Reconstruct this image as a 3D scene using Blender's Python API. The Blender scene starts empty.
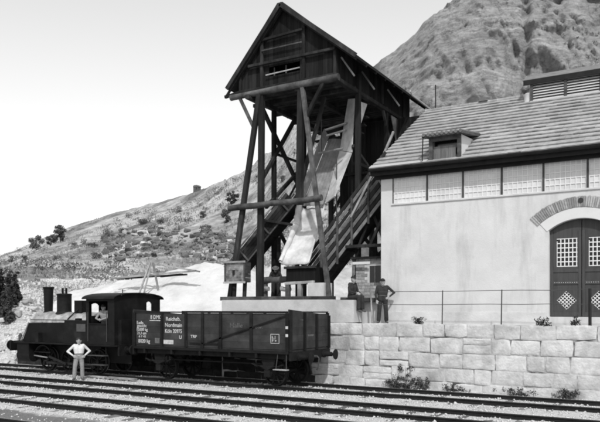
import bpy, bmesh, math, random
import numpy as np
from mathutils import Vector, Matrix, noise

rng = random.Random(7)
nrng = np.random.default_rng(7)
C = bpy.context.scene.collection
scene = bpy.context.scene
PI = math.pi

# ------------------------------------------------------------------ camera
YAW = math.radians(30.21)
CAMZ = 2.7                      # metres above the rail heads (z = 0)
cam_data = bpy.data.cameras.new('camera')
cam_data.sensor_width = 36.0
cam_data.lens = 41.2
cam_data.shift_y = 0.16         # plate camera with raised front: verticals stay vertical
cam_data.clip_end = 3000
cam = bpy.data.objects.new('camera', cam_data)
cam.location = (0, 0, CAMZ)
cam.rotation_euler = (PI / 2, 0, YAW)
C.objects.link(cam)
scene.camera = cam

# ------------------------------------------------------------------ sky, sun, exposure
SUN_DIR = Vector((0.42, -0.62, 0.80)).normalized()      # towards the sun
world = bpy.data.worlds.new('World')
scene.world = world
world.use_nodes = True
wn = world.node_tree.nodes
wl = world.node_tree.links
bg = wn['Background']
sky = wn.new('ShaderNodeTexSky')
sky.sky_type = 'NISHITA'
sky.sun_disc = False
sky.sun_elevation = math.asin(SUN_DIR.z)
sky.sun_rotation = math.atan2(SUN_DIR.x, SUN_DIR.y)
sky.air_density = 1.5
sky.dust_density = 0.3
sky.ozone_density = 1.0
bw = wn.new('ShaderNodeSeparateColor')                    # blue-sensitive black-and-white plate
wl.new(sky.outputs['Color'], bw.inputs['Color'])
wl.new(bw.outputs['Blue'], bg.inputs['Color'])
bg.inputs['Strength'].default_value = 0.15

sun_data = bpy.data.lights.new('sun', 'SUN')
sun_data.energy = 2.5
sun_data.angle = math.radians(2.0)
sun_data.color = (1, 1, 1)
sun = bpy.data.objects.new('sun', sun_data)
sun.rotation_euler = (-SUN_DIR).to_track_quat('-Z', 'Y').to_euler()
sun.location = (20, -30, 60)
C.objects.link(sun)

scene.cycles.filter_width = 2.1           # soft old lens and plate
scene.view_settings.view_transform = 'Standard'
scene.view_settings.look = 'None'
scene.view_settings.exposure = 0.15
scene.view_settings.gamma = 1.0
scene.view_settings.use_curve_mapping = False


# ------------------------------------------------------------------ materials
def gmat(name, v, var=0.25, scale=3.0, rough=0.85, bump=0.25, bscale=40.0, metallic=0.0,
         stretch=(1, 1, 1), ov=0.12, spec=0.3, v2=None, mscale=0.6, mlo=0.45, mhi=0.62,
         bdist=0.02):
    """grey procedural surface: coarse and fine noise, per-object tone, optional second tone in patches"""
    m = bpy.data.materials.new(name)
    m.use_nodes = True
    nt = m.node_tree
    N, L = nt.nodes, nt.links
    b = N['Principled BSDF']
    b.inputs['Roughness'].default_value = rough
    b.inputs['Metallic'].default_value = metallic
    b.inputs['Specular IOR Level'].default_value = spec
    tc = N.new('ShaderNodeTexCoord')
    mp = N.new('ShaderNodeMapping')
    mp.inputs['Scale'].default_value = stretch
    L.new(tc.outputs['Object'], mp.inputs['Vector'])
    n1 = N.new('ShaderNodeTexNoise')
    n1.inputs['Scale'].default_value = scale
    n1.inputs['Detail'].default_value = 9
    n1.inputs['Roughness'].default_value = 0.65
    L.new(mp.outputs['Vector'], n1.inputs['Vector'])
    mr = N.new('ShaderNodeMapRange')
    mr.inputs['From Min'].default_value = 0.3
    mr.inputs['From Max'].default_value = 0.7
    mr.inputs['To Min'].default_value = v * (1 - var)
    mr.inputs['To Max'].default_value = v * (1 + var)
    L.new(n1.outputs['Fac'], mr.inputs['Value'])
    out = mr.outputs['Result']
    if v2 is not None:
        n2 = N.new('ShaderNodeTexNoise')
        n2.inputs['Scale'].default_value = mscale
        n2.inputs['Detail'].default_value = 7
        n2.inputs['Roughness'].default_value = 0.6
        L.new(mp.outputs['Vector'], n2.inputs['Vector'])
        m2 = N.new('ShaderNodeMapRange')
        m2.inputs['From Min'].default_value = mlo
        m2.inputs['From Max'].default_value = mhi
        L.new(n2.outputs['Fac'], m2.inputs['Value'])
        s2 = N.new('ShaderNodeMath'); s2.operation = 'MULTIPLY'
        s2.inputs[1].default_value = v2 / v
        L.new(out, s2.inputs[0])
        mx = N.new('ShaderNodeMix')
        L.new(m2.outputs['Result'], mx.inputs[0])
        L.new(out, mx.inputs[2])
        L.new(s2.outputs[0], mx.inputs[3])
        out = mx.outputs[0]
    if ov:
        oi = N.new('ShaderNodeObjectInfo')
        om = N.new('ShaderNodeMapRange')
        om.inputs['To Min'].default_value = 1 - ov
        om.inputs['To Max'].default_value = 1 + ov
        L.new(oi.outputs['Random'], om.inputs['Value'])
        mu = N.new('ShaderNodeMath'); mu.operation = 'MULTIPLY'
        L.new(out, mu.inputs[0])
        L.new(om.outputs['Result'], mu.inputs[1])
        out = mu.outputs[0]
    L.new(out, b.inputs['Base Color'])
    if bump:
        nb = N.new('ShaderNodeTexNoise')
        nb.inputs['Scale'].default_value = bscale
        nb.inputs['Detail'].default_value = 6
        L.new(mp.outputs['Vector'], nb.inputs['Vector'])
        bp = N.new('ShaderNodeBump')
        bp.inputs['Strength'].default_value = bump
        bp.inputs['Distance'].default_value = bdist
        L.new(nb.outputs['Fac'], bp.inputs['Height'])
        L.new(bp.outputs['Normal'], b.inputs['Normal'])
    return m


M = {}
M['timber'] = gmat('dark_timber', 0.024, 0.5, 2.5, 0.95, 0.6, 30, stretch=(1, 1, 0.25), ov=0.3, spec=.08, v2=0.055, mlo=0.5, mhi=0.75, mscale=2.0)
M['timber_mid'] = gmat('weathered_timber', 0.10, 0.5, 3, 0.95, 0.6, 30, ov=0.25, v2=0.045, spec=.08)
M['timber_pale'] = gmat('pale_timber', 0.36, 0.35, 3, 0.85, 0.5, 30, ov=0.2, v2=0.20)
M['plank'] = gmat('dark_planks', 0.020, 0.45, 3, 0.95, 0.5, 40, stretch=(3, 3, 0.2), ov=0.4, spec=.08)
M['roof_felt'] = gmat('tower_roof_felt', 0.028, 0.35, 2, 0.9, 0.4, 25)
M['chute'] = gmat('dusty_chute_sheet', 0.56, 0.3, 2.2, 0.7, 0.4, 14, ov=0.05, v2=0.40, mlo=0.45, mhi=0.7, mscale=1.2)
M['chute_floor'] = gmat('worn_chute_floor', 0.22, 0.35, 3, 0.6, 0.4, 20, ov=0.1)
M['plaster'] = gmat('lime_plaster', 0.60, 0.07, 1.3, 0.92, 0.3, 26, ov=0, v2=0.50, mlo=0.46, mhi=0.74, mscale=0.6, spec=.15)
N_, L_ = M['plaster'].node_tree.nodes, M['plaster'].node_tree.links
_b = N_['Principled BSDF']; _src = _b.inputs['Base Color'].links[0].from_socket
_tc = N_.new('ShaderNodeTexCoord'); _mp = N_.new('ShaderNodeMapping'); _mp.inputs['Scale'].default_value = (1.6, 1.6, .22)
L_.new(_tc.outputs['Object'], _mp.inputs['Vector'])
_n = N_.new('ShaderNodeTexNoise'); _n.inputs['Scale'].default_value = 1.5; _n.inputs['Detail'].default_value = 9; _n.inputs['Roughness'].default_value = .7
L_.new(_mp.outputs['Vector'], _n.inputs['Vector'])
_r = N_.new('ShaderNodeMapRange'); _r.inputs['From Min'].default_value = .50; _r.inputs['From Max'].default_value = .74; _r.inputs['To Min'].default_value = 1; _r.inputs['To Max'].default_value = .74
L_.new(_n.outputs['Fac'], _r.inputs['Value'])
_m = N_.new('ShaderNodeMath'); _m.operation = 'MULTIPLY'; L_.new(_src, _m.inputs[0]); L_.new(_r.outputs['Result'], _m.inputs[1]); L_.new(_m.outputs[0], _b.inputs['Base Color'])
M['plaster_white'] = gmat('white_plaster_reveal', 0.62, 0.05, 2, 0.9, 0.2, 30, ov=0)
M['stone'] = gmat('limestone_block', 0.53, 0.25, 3.2, 0.92, 1.0, 14, ov=0.09, v2=0.30, mlo=0.50, mhi=0.74, mscale=0.9, spec=.15)
M['mortar'] = gmat('pale_mortar', 0.46, 0.3, 4, 0.95, 0.6, 25, ov=0, v2=0.10, mlo=0.46, mhi=0.60, mscale=1.3)
M['concrete'] = gmat('pale_concrete', 0.54, 0.15, 1.6, 0.92, 0.4, 22, ov=0.08, v2=0.36, mlo=0.55, mhi=0.75)
M['brick'] = gmat('clay_brick', 0.20, 0.3, 8, 0.9, 0.5, 40, ov=0.3)
M['brick_pale'] = gmat('dusty_brick', 0.30, 0.3, 8, 0.9, 0.5, 40, ov=0.3)
M['tile'] = gmat('roof_tile', 0.35, 0.28, 4.5, 0.9, 0.4, 30, ov=0.10, spec=.15, v2=0.24, mlo=0.5, mhi=0.7, mscale=1.0)
M['tile_dark'] = gmat('old_roof_tile', 0.17, 0.3, 3.5, 0.85, 0.4, 30, ov=0.1)
M['gutter'] = gmat('dark_gutter', 0.02, 0.3, 4, 0.7, 0.1, 20, ov=0.1, spec=.12)
M['zinc'] = gmat('zinc_pipe', 0.45, 0.1, 4, 0.5, 0.1, 20, ov=0.05)
M['pane'] = gmat('dusty_glass', 0.60, 0.14, 2.2, 0.35, 0.1, 8, ov=0.06, spec=0.5)
M['mullion'] = gmat('pale_mullion', 0.70, 0.06, 3, 0.8, 0.1, 20, ov=0.04)
M['door'] = gmat('dark_door_paint', 0.058, 0.25, 3, 0.75, 0.25, 25, stretch=(4, 4, 0.4), ov=0.1)
M['lattice'] = gmat('white_lattice', 0.72, 0.06, 4, 0.7, 0.1, 20, ov=0)
M['dark_glass'] = gmat('dark_glass', 0.015, 0.2, 4, 0.15, 0, 20, ov=0, spec=0.5)
M['iron'] = gmat('dark_iron', 0.02, 0.4, 5, 0.7, 0.2, 30, ov=0.15, spec=.15)
M['iron_grey'] = gmat('grey_iron', 0.055, 0.3, 5, 0.6, 0.2, 30, ov=0.15)
M['loco'] = gmat('sooty_black_paint', 0.008, 0.4, 3, 0.6, 0.15, 20, ov=0.2, spec=0.15, v2=0.02, mlo=0.5, mhi=0.8, mscale=1.4)
M['boiler'] = gmat('dusty_boiler_sheet', 0.26, 0.35, 3, 0.36, 0.1, 20, ov=0.0, spec=0.9, v2=0.4, mscale=1.5)
M['bright'] = gmat('worn_bright_steel', 0.35, 0.2, 6, 0.35, 0.1, 30, metallic=0.6, ov=0)
M['plate'] = gmat('number_plate_grey', 0.07, 0.2, 8, 0.6, 0.1, 30, ov=0)
M['wagon'] = gmat('wagon_paint', 0.036, 0.4, 2.0, 0.85, 0.3, 22, ov=0.12, spec=.1, v2=0.055, mlo=0.45, mhi=0.75, mscale=1.2)
M['wagon_iron'] = gmat('wagon_ironwork', 0.013, 0.35, 4, 0.75, 0.2, 30, ov=0.15, spec=.12)
M['white_paint'] = gmat('white_lettering', 0.50, 0.35, 9, 0.8, 0, 20, ov=0)
M['chalk'] = gmat('faded_chalk', 0.10, 0.5, 9, 0.9, 0, 20, ov=0)
M['rail'] = gmat('rusty_rail', 0.02, 0.3, 5, 0.8, 0.2, 40, ov=0.1, spec=.1)
M['rail_head'] = gmat('polished_rail_head', 0.24, 0.2, 5, 0.45, 0.05, 40, metallic=0.7, ov=0)
M['sleeper'] = gmat('dusty_sleeper', 0.15, 0.4, 4, 0.95, 0.4, 30, ov=0.35)
M['ballast_stone'] = gmat('pale_ballast_stone', 0.52, 0.35, 9, 0.95, 0.3, 30, ov=0)
M['lime'] = gmat('white_lime_spoil', 0.63, 0.08, 1.2, 0.95, 0.9, 3.5, ov=0, v2=0.52, mlo=0.48, mhi=0.68, mscale=0.5, bdist=.12)
M['rubble'] = gmat('pale_rubble', 0.42, 0.3, 3, 0.95, 0.6, 12, ov=0.3)
M['leaf'] = gmat('foliage', 0.10, 0.5, 0.9, 0.8, 0, 20, ov=0.3)
M['leaf_dark'] = gmat('dark_foliage', 0.045, 0.5, 0.9, 0.8, 0, 20, ov=0.3)
M['grass'] = gmat('dry_grass', 0.26, 0.5, 0.12, 0.9, 0, 20, ov=0)
M['bark'] = gmat('bark', 0.06, 0.3, 4, 0.9, 0.4, 20)
M['skin'] = gmat('skin', 0.30, 0.08, 9, 0.6, 0.1, 40, ov=0)
M['shirt'] = gmat('white_shirt', 0.62, 0.10, 9, 0.9, 0.5, 25, ov=0)
M['shirt_grey'] = gmat('grey_work_shirt', 0.26, 0.15, 9, 0.9, 0.5, 25, ov=0)
M['trousers'] = gmat('pale_work_trousers', 0.24, 0.25, 9, 0.9, 0.5, 25, ov=0)
M['cloth_dark'] = gmat('dark_work_clothes', 0.03, 0.3, 9, 0.9, 0.5, 25, ov=0)
M['hair'] = gmat('dark_hair', 0.02, 0.3, 12, 0.7, 0.3, 50, ov=0)
M['boot'] = gmat('dusty_boots', 0.08, 0.3, 9, 0.8, 0.2, 30, ov=0)


# ------------------------------------------------------------------ helpers
ORG = {}


def finish(me, smooth=True, angle=38):
    if smooth:
        me.polygons.foreach_set('use_smooth', [True] * len(me.polygons))
        me.set_sharp_from_angle(angle=math.radians(angle))
    me.update()


def tag(o, label=None, cat=None, group=None, kind=None):
    if label: o['label'] = label
    if cat: o['category'] = cat
    if group: o['group'] = group
    if kind: o['kind'] = kind
    return o


def thing(name, loc, label, cat, group=None):
    o = bpy.data.objects.new(name, None)
    o.empty_display_size = 0.3
    o.location = loc
    C.objects.link(o)
    ORG[o] = Vector(loc)
    return tag(o, label, cat, group)


def chamfer_rect(w, h, c):
    w, h = w / 2, h / 2
    return [(-w + c, -h), (w - c, -h), (w, -h + c), (w, h - c), (w - c, h), (-w + c, h), (-w, h - c), (-w, -h + c)]


class MB:
    def __init__(s):
        s.v = []; s.f = []

    def add(s, vs, fs):
        n = len(s.v)
        s.v.extend([tuple(p) for p in vs])
        s.f.extend([tuple(i + n for i in q) for q in fs])
        return s

    def box(s, x0, x1, y0, y1, z0, z1):
        return s.add([(x0, y0, z0), (x1, y0, z0), (x1, y1, z0), (x0, y1, z0), (x0, y0, z1), (x1, y0, z1), (x1, y1, z1), (x0, y1, z1)],
                     [(0, 3, 2, 1), (4, 5, 6, 7), (0, 1, 5, 4), (1, 2, 6, 5), (2, 3, 7, 6), (3, 0, 4, 7)])

    def rings(s, rings, caps=True):
        n = len(rings[0]); vs = []; fs = []
        for r in rings: vs.extend(r)
        for k in range(len(rings) - 1):
            for i in range(n):
                j = (i + 1) % n
                fs.append((k * n + i, k * n + j, (k + 1) * n + j, (k + 1) * n + i))
        if caps:
            fs.append(tuple(range(n - 1, -1, -1)))
            fs.append(tuple((len(rings) - 1) * n + i for i in range(n)))
        return s.add(vs, fs)

    def frame(s, p, q, up=(0, 0, 1)):
        p, q = Vector(p), Vector(q)
        d = (q - p).normalized()
        up = Vector(up)
        if abs(d.dot(up)) > 0.97: up = Vector((0, 1, 0)) if abs(d.y) < 0.9 else Vector((1, 0, 0))
        a = d.cross(up).normalized()
        return p, q, a, a.cross(d).normalized()

    def beam(s, p, q, w, h=None, up=(0, 0, 1), c=None, taper=1.0):
        h = h or w
        p, q, a, b = s.frame(p, q, up)
        c = min(w, h) * 0.1 if c is None else c
        sec = chamfer_rect(w, h, c)
        return s.rings([[p + a * x + b * y for x, y in sec], [q + a * x * taper + b * y * taper for x, y in sec]])

    def cyl(s, p, q, r1, r2=None, n=14, caps=True):
        r2 = r1 if r2 is None else r2
        p, q, a, b = s.frame(p, q)
        cs = [(math.cos(2 * PI * i / n), math.sin(2 * PI * i / n)) for i in range(n)]
        return s.rings([[p + (a * x + b * y) * r1 for x, y in cs], [q + (a * x + b * y) * r2 for x, y in cs]], caps)

    def log(s, p, q, r1, r2=None, n=10, k=7, wob=0.12, seed=0):
        """slightly crooked round timber"""
        r2 = r2 or r1
        p, q, a, b = s.frame(p, q)
        rs = []
        rr = random.Random(seed)
        for i in range(k):
            t = i / (k - 1)
            c0 = p.lerp(q, t) + a * rr.uniform(-1, 1) * r1 * wob * 2 + b * rr.uniform(-1, 1) * r1 * wob * 2
            r = (r1 + (r2 - r1) * t) * rr.uniform(1 - wob, 1 + wob)
            rs.append([c0 + (a * math.cos(2 * PI * j / n) + b * math.sin(2 * PI * j / n)) * r for j in range(n)])
        return s.rings(rs)

    def lathe(s, base, axis, prof, n=20, caps=True):
        """prof: list of (distance along axis, radius)"""
        p, q, a, b = s.frame(base, Vector(base) + Vector(axis))
        d = (q - p).normalized()
        return s.rings([[p + d * t + (a * math.cos(2 * PI * i / n) + b * math.sin(2 * PI * i / n)) * r for i in range(n)] for t, r in prof], caps)

    def tube(s, pts, r, n=8):
        for p, q in zip(pts[:-1], pts[1:]): s.cyl(p, q, r, r, n)
        return s

    def prism(s, poly, a0, a1, axis='y'):
        """poly of (u,w): axis y -> (x,z), axis x -> (y,z), axis z -> (x,y)"""
        f = {'y': lambda u, w, t: (u, t, w), 'x': lambda u, w, t: (t, u, w), 'z': lambda u, w, t: (u, w, t)}[axis]
        n = len(poly)
        vs = [f(u, w, a0) for u, w in poly] + [f(u, w, a1) for u, w in poly]
        fs = [tuple(range(n)), tuple(range(2 * n - 1, n - 1, -1))] + [(i, i + n, (i + 1) % n + n, (i + 1) % n) for i in range(n)]
        return s.add(vs, fs)

    def sphere(s, c, r, n=12, m=8, sc=(1, 1, 1)):
        c = Vector(c)
        prof = [(math.cos(PI * k / m), math.sin(PI * k / m)) for k in range(m + 1)]
        rs = []
        for z, q in prof:
            q = max(q, 1e-4)
            rs.append([c + Vector((math.cos(2 * PI * i / n) * q * r * sc[0], math.sin(2 * PI * i / n) * q * r * sc[1], -z * r * sc[2])) for i in range(n)])
        return s.rings(rs)

    def build(s, name, mat, parent=None, smooth=True, angle=38, jitter=0):
        o0 = ORG.get(parent, Vector((0, 0, 0))) if parent else Vector((0, 0, 0))
        me = bpy.data.meshes.new(name)
        vs = [(p[0] - o0.x, p[1] - o0.y, p[2] - o0.z) for p in s.v]
        me.from_pydata(vs, [], s.f)
        bm = bmesh.new(); bm.from_mesh(me)
        bmesh.ops.recalc_face_normals(bm, faces=bm.faces)
        bm.to_mesh(me); bm.free()
        finish(me, smooth, angle)
        me.materials.append(M[mat] if isinstance(mat, str) else mat)
        o = bpy.data.objects.new(name, me)
        C.objects.link(o)
        if parent:
            o.parent = parent
        ORG[o] = o0
        return o


def np_mesh(name, verts, faces, mat, parent=None, smooth=False):
    """verts (n,3) array, faces (m,k) array"""
    me = bpy.data.meshes.new(name)
    k = faces.shape[1]
    me.vertices.add(len(verts)); me.vertices.foreach_set('co', np.asarray(verts, dtype=np.float32).ravel())
    me.loops.add(faces.size); me.loops.foreach_set('vertex_index', faces.astype(np.int32).ravel())
    me.polygons.add(len(faces)); me.polygons.foreach_set('loop_start', np.arange(0, faces.size, k, dtype=np.int32))
    me.update(calc_edges=True)
    if smooth: me.polygons.foreach_set('use_smooth', [True] * len(faces))
    me.materials.append(M[mat] if isinstance(mat, str) else mat)
    o = bpy.data.objects.new(name, me)
    C.objects.link(o)
    if parent: o.parent = parent
    ORG[o] = ORG.get(parent, Vector((0, 0, 0))) if parent else Vector((0, 0, 0))
    return o


def grid_mesh(name, xs, ys, fz, mat, smooth=True):
    nx, ny = len(xs), len(ys)
    vs = np.array([(x, y, fz(x, y)) for y in ys for x in xs])
    i, j = np.meshgrid(np.arange(nx - 1), np.arange(ny - 1))
    a = (j * nx + i).ravel()
    return np_mesh(name, vs, np.stack([a, a + 1, a + nx + 1, a + nx], 1), mat, smooth=smooth)


def fbm(x, y, z=0.0, oct=4):
    return noise.fractal(Vector((x, y, z)), 0.9, 2.1, oct)


# ------------------------------------------------------------------ ground materials with more than one tone
def ground_mat(name, base, dark, strip=None):
    m = gmat(name, base, 0.3, 14, 0.95, 0.9, 24, ov=0, v2=dark, mlo=0.55, mhi=0.72, mscale=0.7, bdist=0.05)
    if strip:                                   # a trodden earth path between two tracks
        N, L = m.node_tree.nodes, m.node_tree.links
        b = N['Principled BSDF']
        src = b.inputs['Base Color'].links[0].from_socket
        tc = N.new('ShaderNodeTexCoord'); sp = N.new('ShaderNodeSeparateXYZ')
        L.new(tc.outputs['Object'], sp.inputs[0])
        nz = N.new('ShaderNodeTexNoise'); nz.inputs['Scale'].default_value = 1.1; nz.inputs['Detail'].default_value = 5
        L.new(tc.outputs['Object'], nz.inputs['Vector'])
        ad = N.new('ShaderNodeMath'); ad.operation = 'MULTIPLY_ADD'
        ad.inputs[1].default_value = 1.3
        L.new(nz.outputs['Fac'], ad.inputs[0]); L.new(sp.outputs['Y'], ad.inputs[2])
        sb = N.new('ShaderNodeMath'); sb.operation = 'SUBTRACT'; sb.inputs[1].default_value = strip[0] + 0.65
        L.new(ad.outputs[0], sb.inputs[0])
        ab = N.new('ShaderNodeMath'); ab.operation = 'ABSOLUTE'; L.new(sb.outputs[0], ab.inputs[0])
        mr = N.new('ShaderNodeMapRange'); mr.inputs['From Min'].default_value = strip[1]; mr.inputs['From Max'].default_value = strip[1] + 0.35
        mr.inputs['To Min'].default_value = 0.32; mr.inputs['To Max'].default_value = 1.0
        L.new(ab.outputs[0], mr.inputs['Value'])
        mu = N.new('ShaderNodeMath'); mu.operation = 'MULTIPLY'
        L.new(src, mu.inputs[0]); L.new(mr.outputs['Result'], mu.inputs[1])
        L.new(mu.outputs[0], b.inputs['Base Color'])
    return m


M['ballast'] = ground_mat('pale_ballast', 0.53, 0.36, strip=(11.75, 0.35))
M['ground'] = ground_mat('dusty_ground', 0.32, 0.2)
M['terrace'] = ground_mat('dusty_terrace', 0.45, 0.32)


def hill_mat():
    m = gmat('hill_grass', 0.42, 0.4, 0.6, 0.95, 0.8, 1.6, ov=0, v2=0.17, mlo=0.46, mhi=0.60, mscale=0.10, spec=.05, bdist=0.6)
    return m


def cliff_mat():
    m = bpy.data.materials.new('limestone_cliff')
    m.use_nodes = True
    N, L = m.node_tree.nodes, m.node_tree.links
    b = N['Principled BSDF']; b.inputs['Roughness'].default_value = 0.95; b.inputs['Specular IOR Level'].default_value = 0.1
    tc = N.new('ShaderNodeTexCoord')
    mp = N.new('ShaderNodeMapping'); mp.inputs['Scale'].default_value = (0.16, 0.16, 0.5)
    mp.inputs['Rotation'].default_value = (0.12, 0.16, 0)
    L.new(tc.outputs['Object'], mp.inputs['Vector'])
    n1 = N.new('ShaderNodeTexNoise'); n1.inputs['Scale'].default_value = 1.0; n1.inputs['Detail'].default_value = 10; n1.inputs['Roughness'].default_value = 0.62
    L.new(mp.outputs['Vector'], n1.inputs['Vector'])
    n2 = N.new('ShaderNodeTexNoise'); n2.inputs['Scale'].default_value = 0.22; n2.inputs['Detail'].default_value = 8; n2.inputs['Roughness'].default_value = 0.7
    L.new(tc.outputs['Object'], n2.inputs['Vector'])
    r1 = N.new('ShaderNodeMapRange'); r1.inputs['From Min'].default_value = 0.3; r1.inputs['From Max'].default_value = 0.7
    r1.inputs['To Min'].default_value = 0.32; r1.inputs['To Max'].default_value = 0.52
    L.new(n1.outputs['Fac'], r1.inputs['Value'])
    r2 = N.new('ShaderNodeMapRange'); r2.inputs['From Min'].default_value = 0.3; r2.inputs['From Max'].default_value = 0.55
    r2.inputs['To Min'].default_value = 0.80; r2.inputs['To Max'].default_value = 1.0
    L.new(n2.outputs['Fac'], r2.inputs['Value'])
    mu = N.new('ShaderNodeMath'); mu.operation = 'MULTIPLY'
    L.new(r1.outputs['Result'], mu.inputs[0]); L.new(r2.outputs['Result'], mu.inputs[1])
    # fine bedding and rubble speckle of the rock itself
    m4 = N.new('ShaderNodeMapping'); m4.inputs['Scale'].default_value = (.5, .5, 2.6); m4.inputs['Rotation'].default_value = (.1, .08, 0)
    L.new(tc.outputs['Object'], m4.inputs['Vector'])
    n4 = N.new('ShaderNodeTexNoise'); n4.inputs['Scale'].default_value = 1.1; n4.inputs['Detail'].default_value = 12; n4.inputs['Roughness'].default_value = .75
    L.new(m4.outputs['Vector'], n4.inputs['Vector'])
    r4 = N.new('ShaderNodeMapRange'); r4.inputs['From Min'].default_value = .36; r4.inputs['From Max'].default_value = .62
    r4.inputs['To Min'].default_value = .62; r4.inputs['To Max'].default_value = 1.30
    L.new(n4.outputs['Fac'], r4.inputs['Value'])
    mu4 = N.new('ShaderNodeMath'); mu4.operation = 'MULTIPLY'
    L.new(mu.outputs[0], mu4.inputs[0]); L.new(r4.outputs['Result'], mu4.inputs[1])
    L.new(mu4.outputs[0], b.inputs['Base Color'])
    bp = N.new('ShaderNodeBump'); bp.inputs['Strength'].default_value = 0.45; bp.inputs['Distance'].default_value = 0.6
    L.new(n1.outputs['Fac'], bp.inputs['Height'])
    n3 = N.new('ShaderNodeTexNoise'); n3.inputs['Scale'].default_value = 1.3; n3.inputs['Detail'].default_value = 11; n3.inputs['Roughness'].default_value = .68
    L.new(tc.outputs['Object'], n3.inputs['Vector'])
    b3 = N.new('ShaderNodeBump'); b3.inputs['Strength'].default_value = 1.0; b3.inputs['Distance'].default_value = 0.8
    L.new(n3.outputs['Fac'], b3.inputs['Height']); L.new(bp.outputs['Normal'], b3.inputs['Normal'])
    L.new(b3.outputs['Normal'], b.inputs['Normal'])
    return m


def add_bare(m, tone, invert=False):
    """mix towards another natural tone where the mesh attribute marks bare ground (or grass, on the cliff)"""
    N, L = m.node_tree.nodes, m.node_tree.links
    b = N['Principled BSDF']; src = b.inputs['Base Color'].links[0].from_socket
    at_ = N.new('ShaderNodeAttribute'); at_.attribute_name = 'bare'
    nz = N.new('ShaderNodeTexNoise'); nz.inputs['Scale'].default_value = 0.9; nz.inputs['Detail'].default_value = 8
    tc = N.new('ShaderNodeTexCoord'); L.new(tc.outputs['Object'], nz.inputs['Vector'])
    mr = N.new('ShaderNodeMapRange'); mr.inputs['From Min'].default_value = .3; mr.inputs['From Max'].default_value = .7
    mr.inputs['To Min'].default_value = tone * .65; mr.inputs['To Max'].default_value = tone * 1.3
    L.new(nz.outputs['Fac'], mr.inputs['Value'])
    mx = N.new('ShaderNodeMix'); L.new(at_.outputs['Fac'], mx.inputs[0])
    if invert: L.new(mr.outputs['Result'], mx.inputs[2]); L.new(src, mx.inputs[3])
    else: L.new(src, mx.inputs[2]); L.new(mr.outputs['Result'], mx.inputs[3])
    L.new(mx.outputs[0], b.inputs['Base Color'])
    return m


M['hill'] = add_bare(hill_mat(), .50)
M['cliff'] = add_bare(cliff_mat(), .2, True)

# ------------------------------------------------------------------ ground
xs = np.concatenate([np.linspace(-900, -70, 12), np.linspace(-60, 40, 60), np.linspace(60, 600, 10)])
ys = np.concatenate([np.linspace(-200, -10, 8), np.linspace(0, 40, 30), np.linspace(50, 900, 14)])
tag(grid_mesh('ground', xs, ys, lambda x, y: -0.32 + 0.06 * fbm(x * 0.2, y * 0.2), 'ground'), kind='structure')


def ballast_z(x, y):
    return -0.135 + 0.018 * fbm(x * 1.7, y * 1.7, 3) + 0.02 * fbm(x * 0.4, y * 0.5, 8)


tag(grid_mesh('ballast_bed', np.linspace(-75, 16, 365), np.linspace(4.5, 22.58, 74), ballast_z, 'ballast'), kind='structure')

# ------------------------------------------------------------------ hill and cliff: lofted between foot, bench and crest lines
SY, CY = math.sin(YAW), math.cos(YAW)


def polar(px, d):
    k = (px - 300) / 687.0
    return (-SY * d + CY * k * d, CY * d + SY * k * d)


# bearing, crest height angle, crest distance, bench height, bench distance, foot distance, foot height
CREST = [(-420, 305, 230), (-250, 296, 210), (-120, 280, 190), (-40, 266, 180), (0, 255, 172), (45, 238, 165), (90, 220, 160), (150, 203.5, 150), (200, 190, 140),
         (240, 174, 130), (257, 164, 124), (272, 150, 116), (294, 127, 106), (340, 92, 96), (380, 62, 88), (400, 49, 85), (416, 38, 82),
         (432, 25, 79), (452, 8, 77), (480, -14, 74), (540, -55, 76), (620, -85, 78), (760, -110, 78), (950, -120, 78)]


def crest(px):
    for a, b in zip(CREST[:-1], CREST[1:]):
        if a[0] <= px <= b[0]:
            t = (px - a[0]) / (b[0] - a[0])
            y = a[1] + (b[1] - a[1]) * t; d = a[2] + (b[2] - a[2]) * t
            return d, CAMZ + (307 - y) * d / 687.0
    return CREST[-1][2], 40


def smooth(a, b, t):
    t = max(0, min(1, (t - a) / (b - a)))
    return t * t * (3 - 2 * t)


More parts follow.
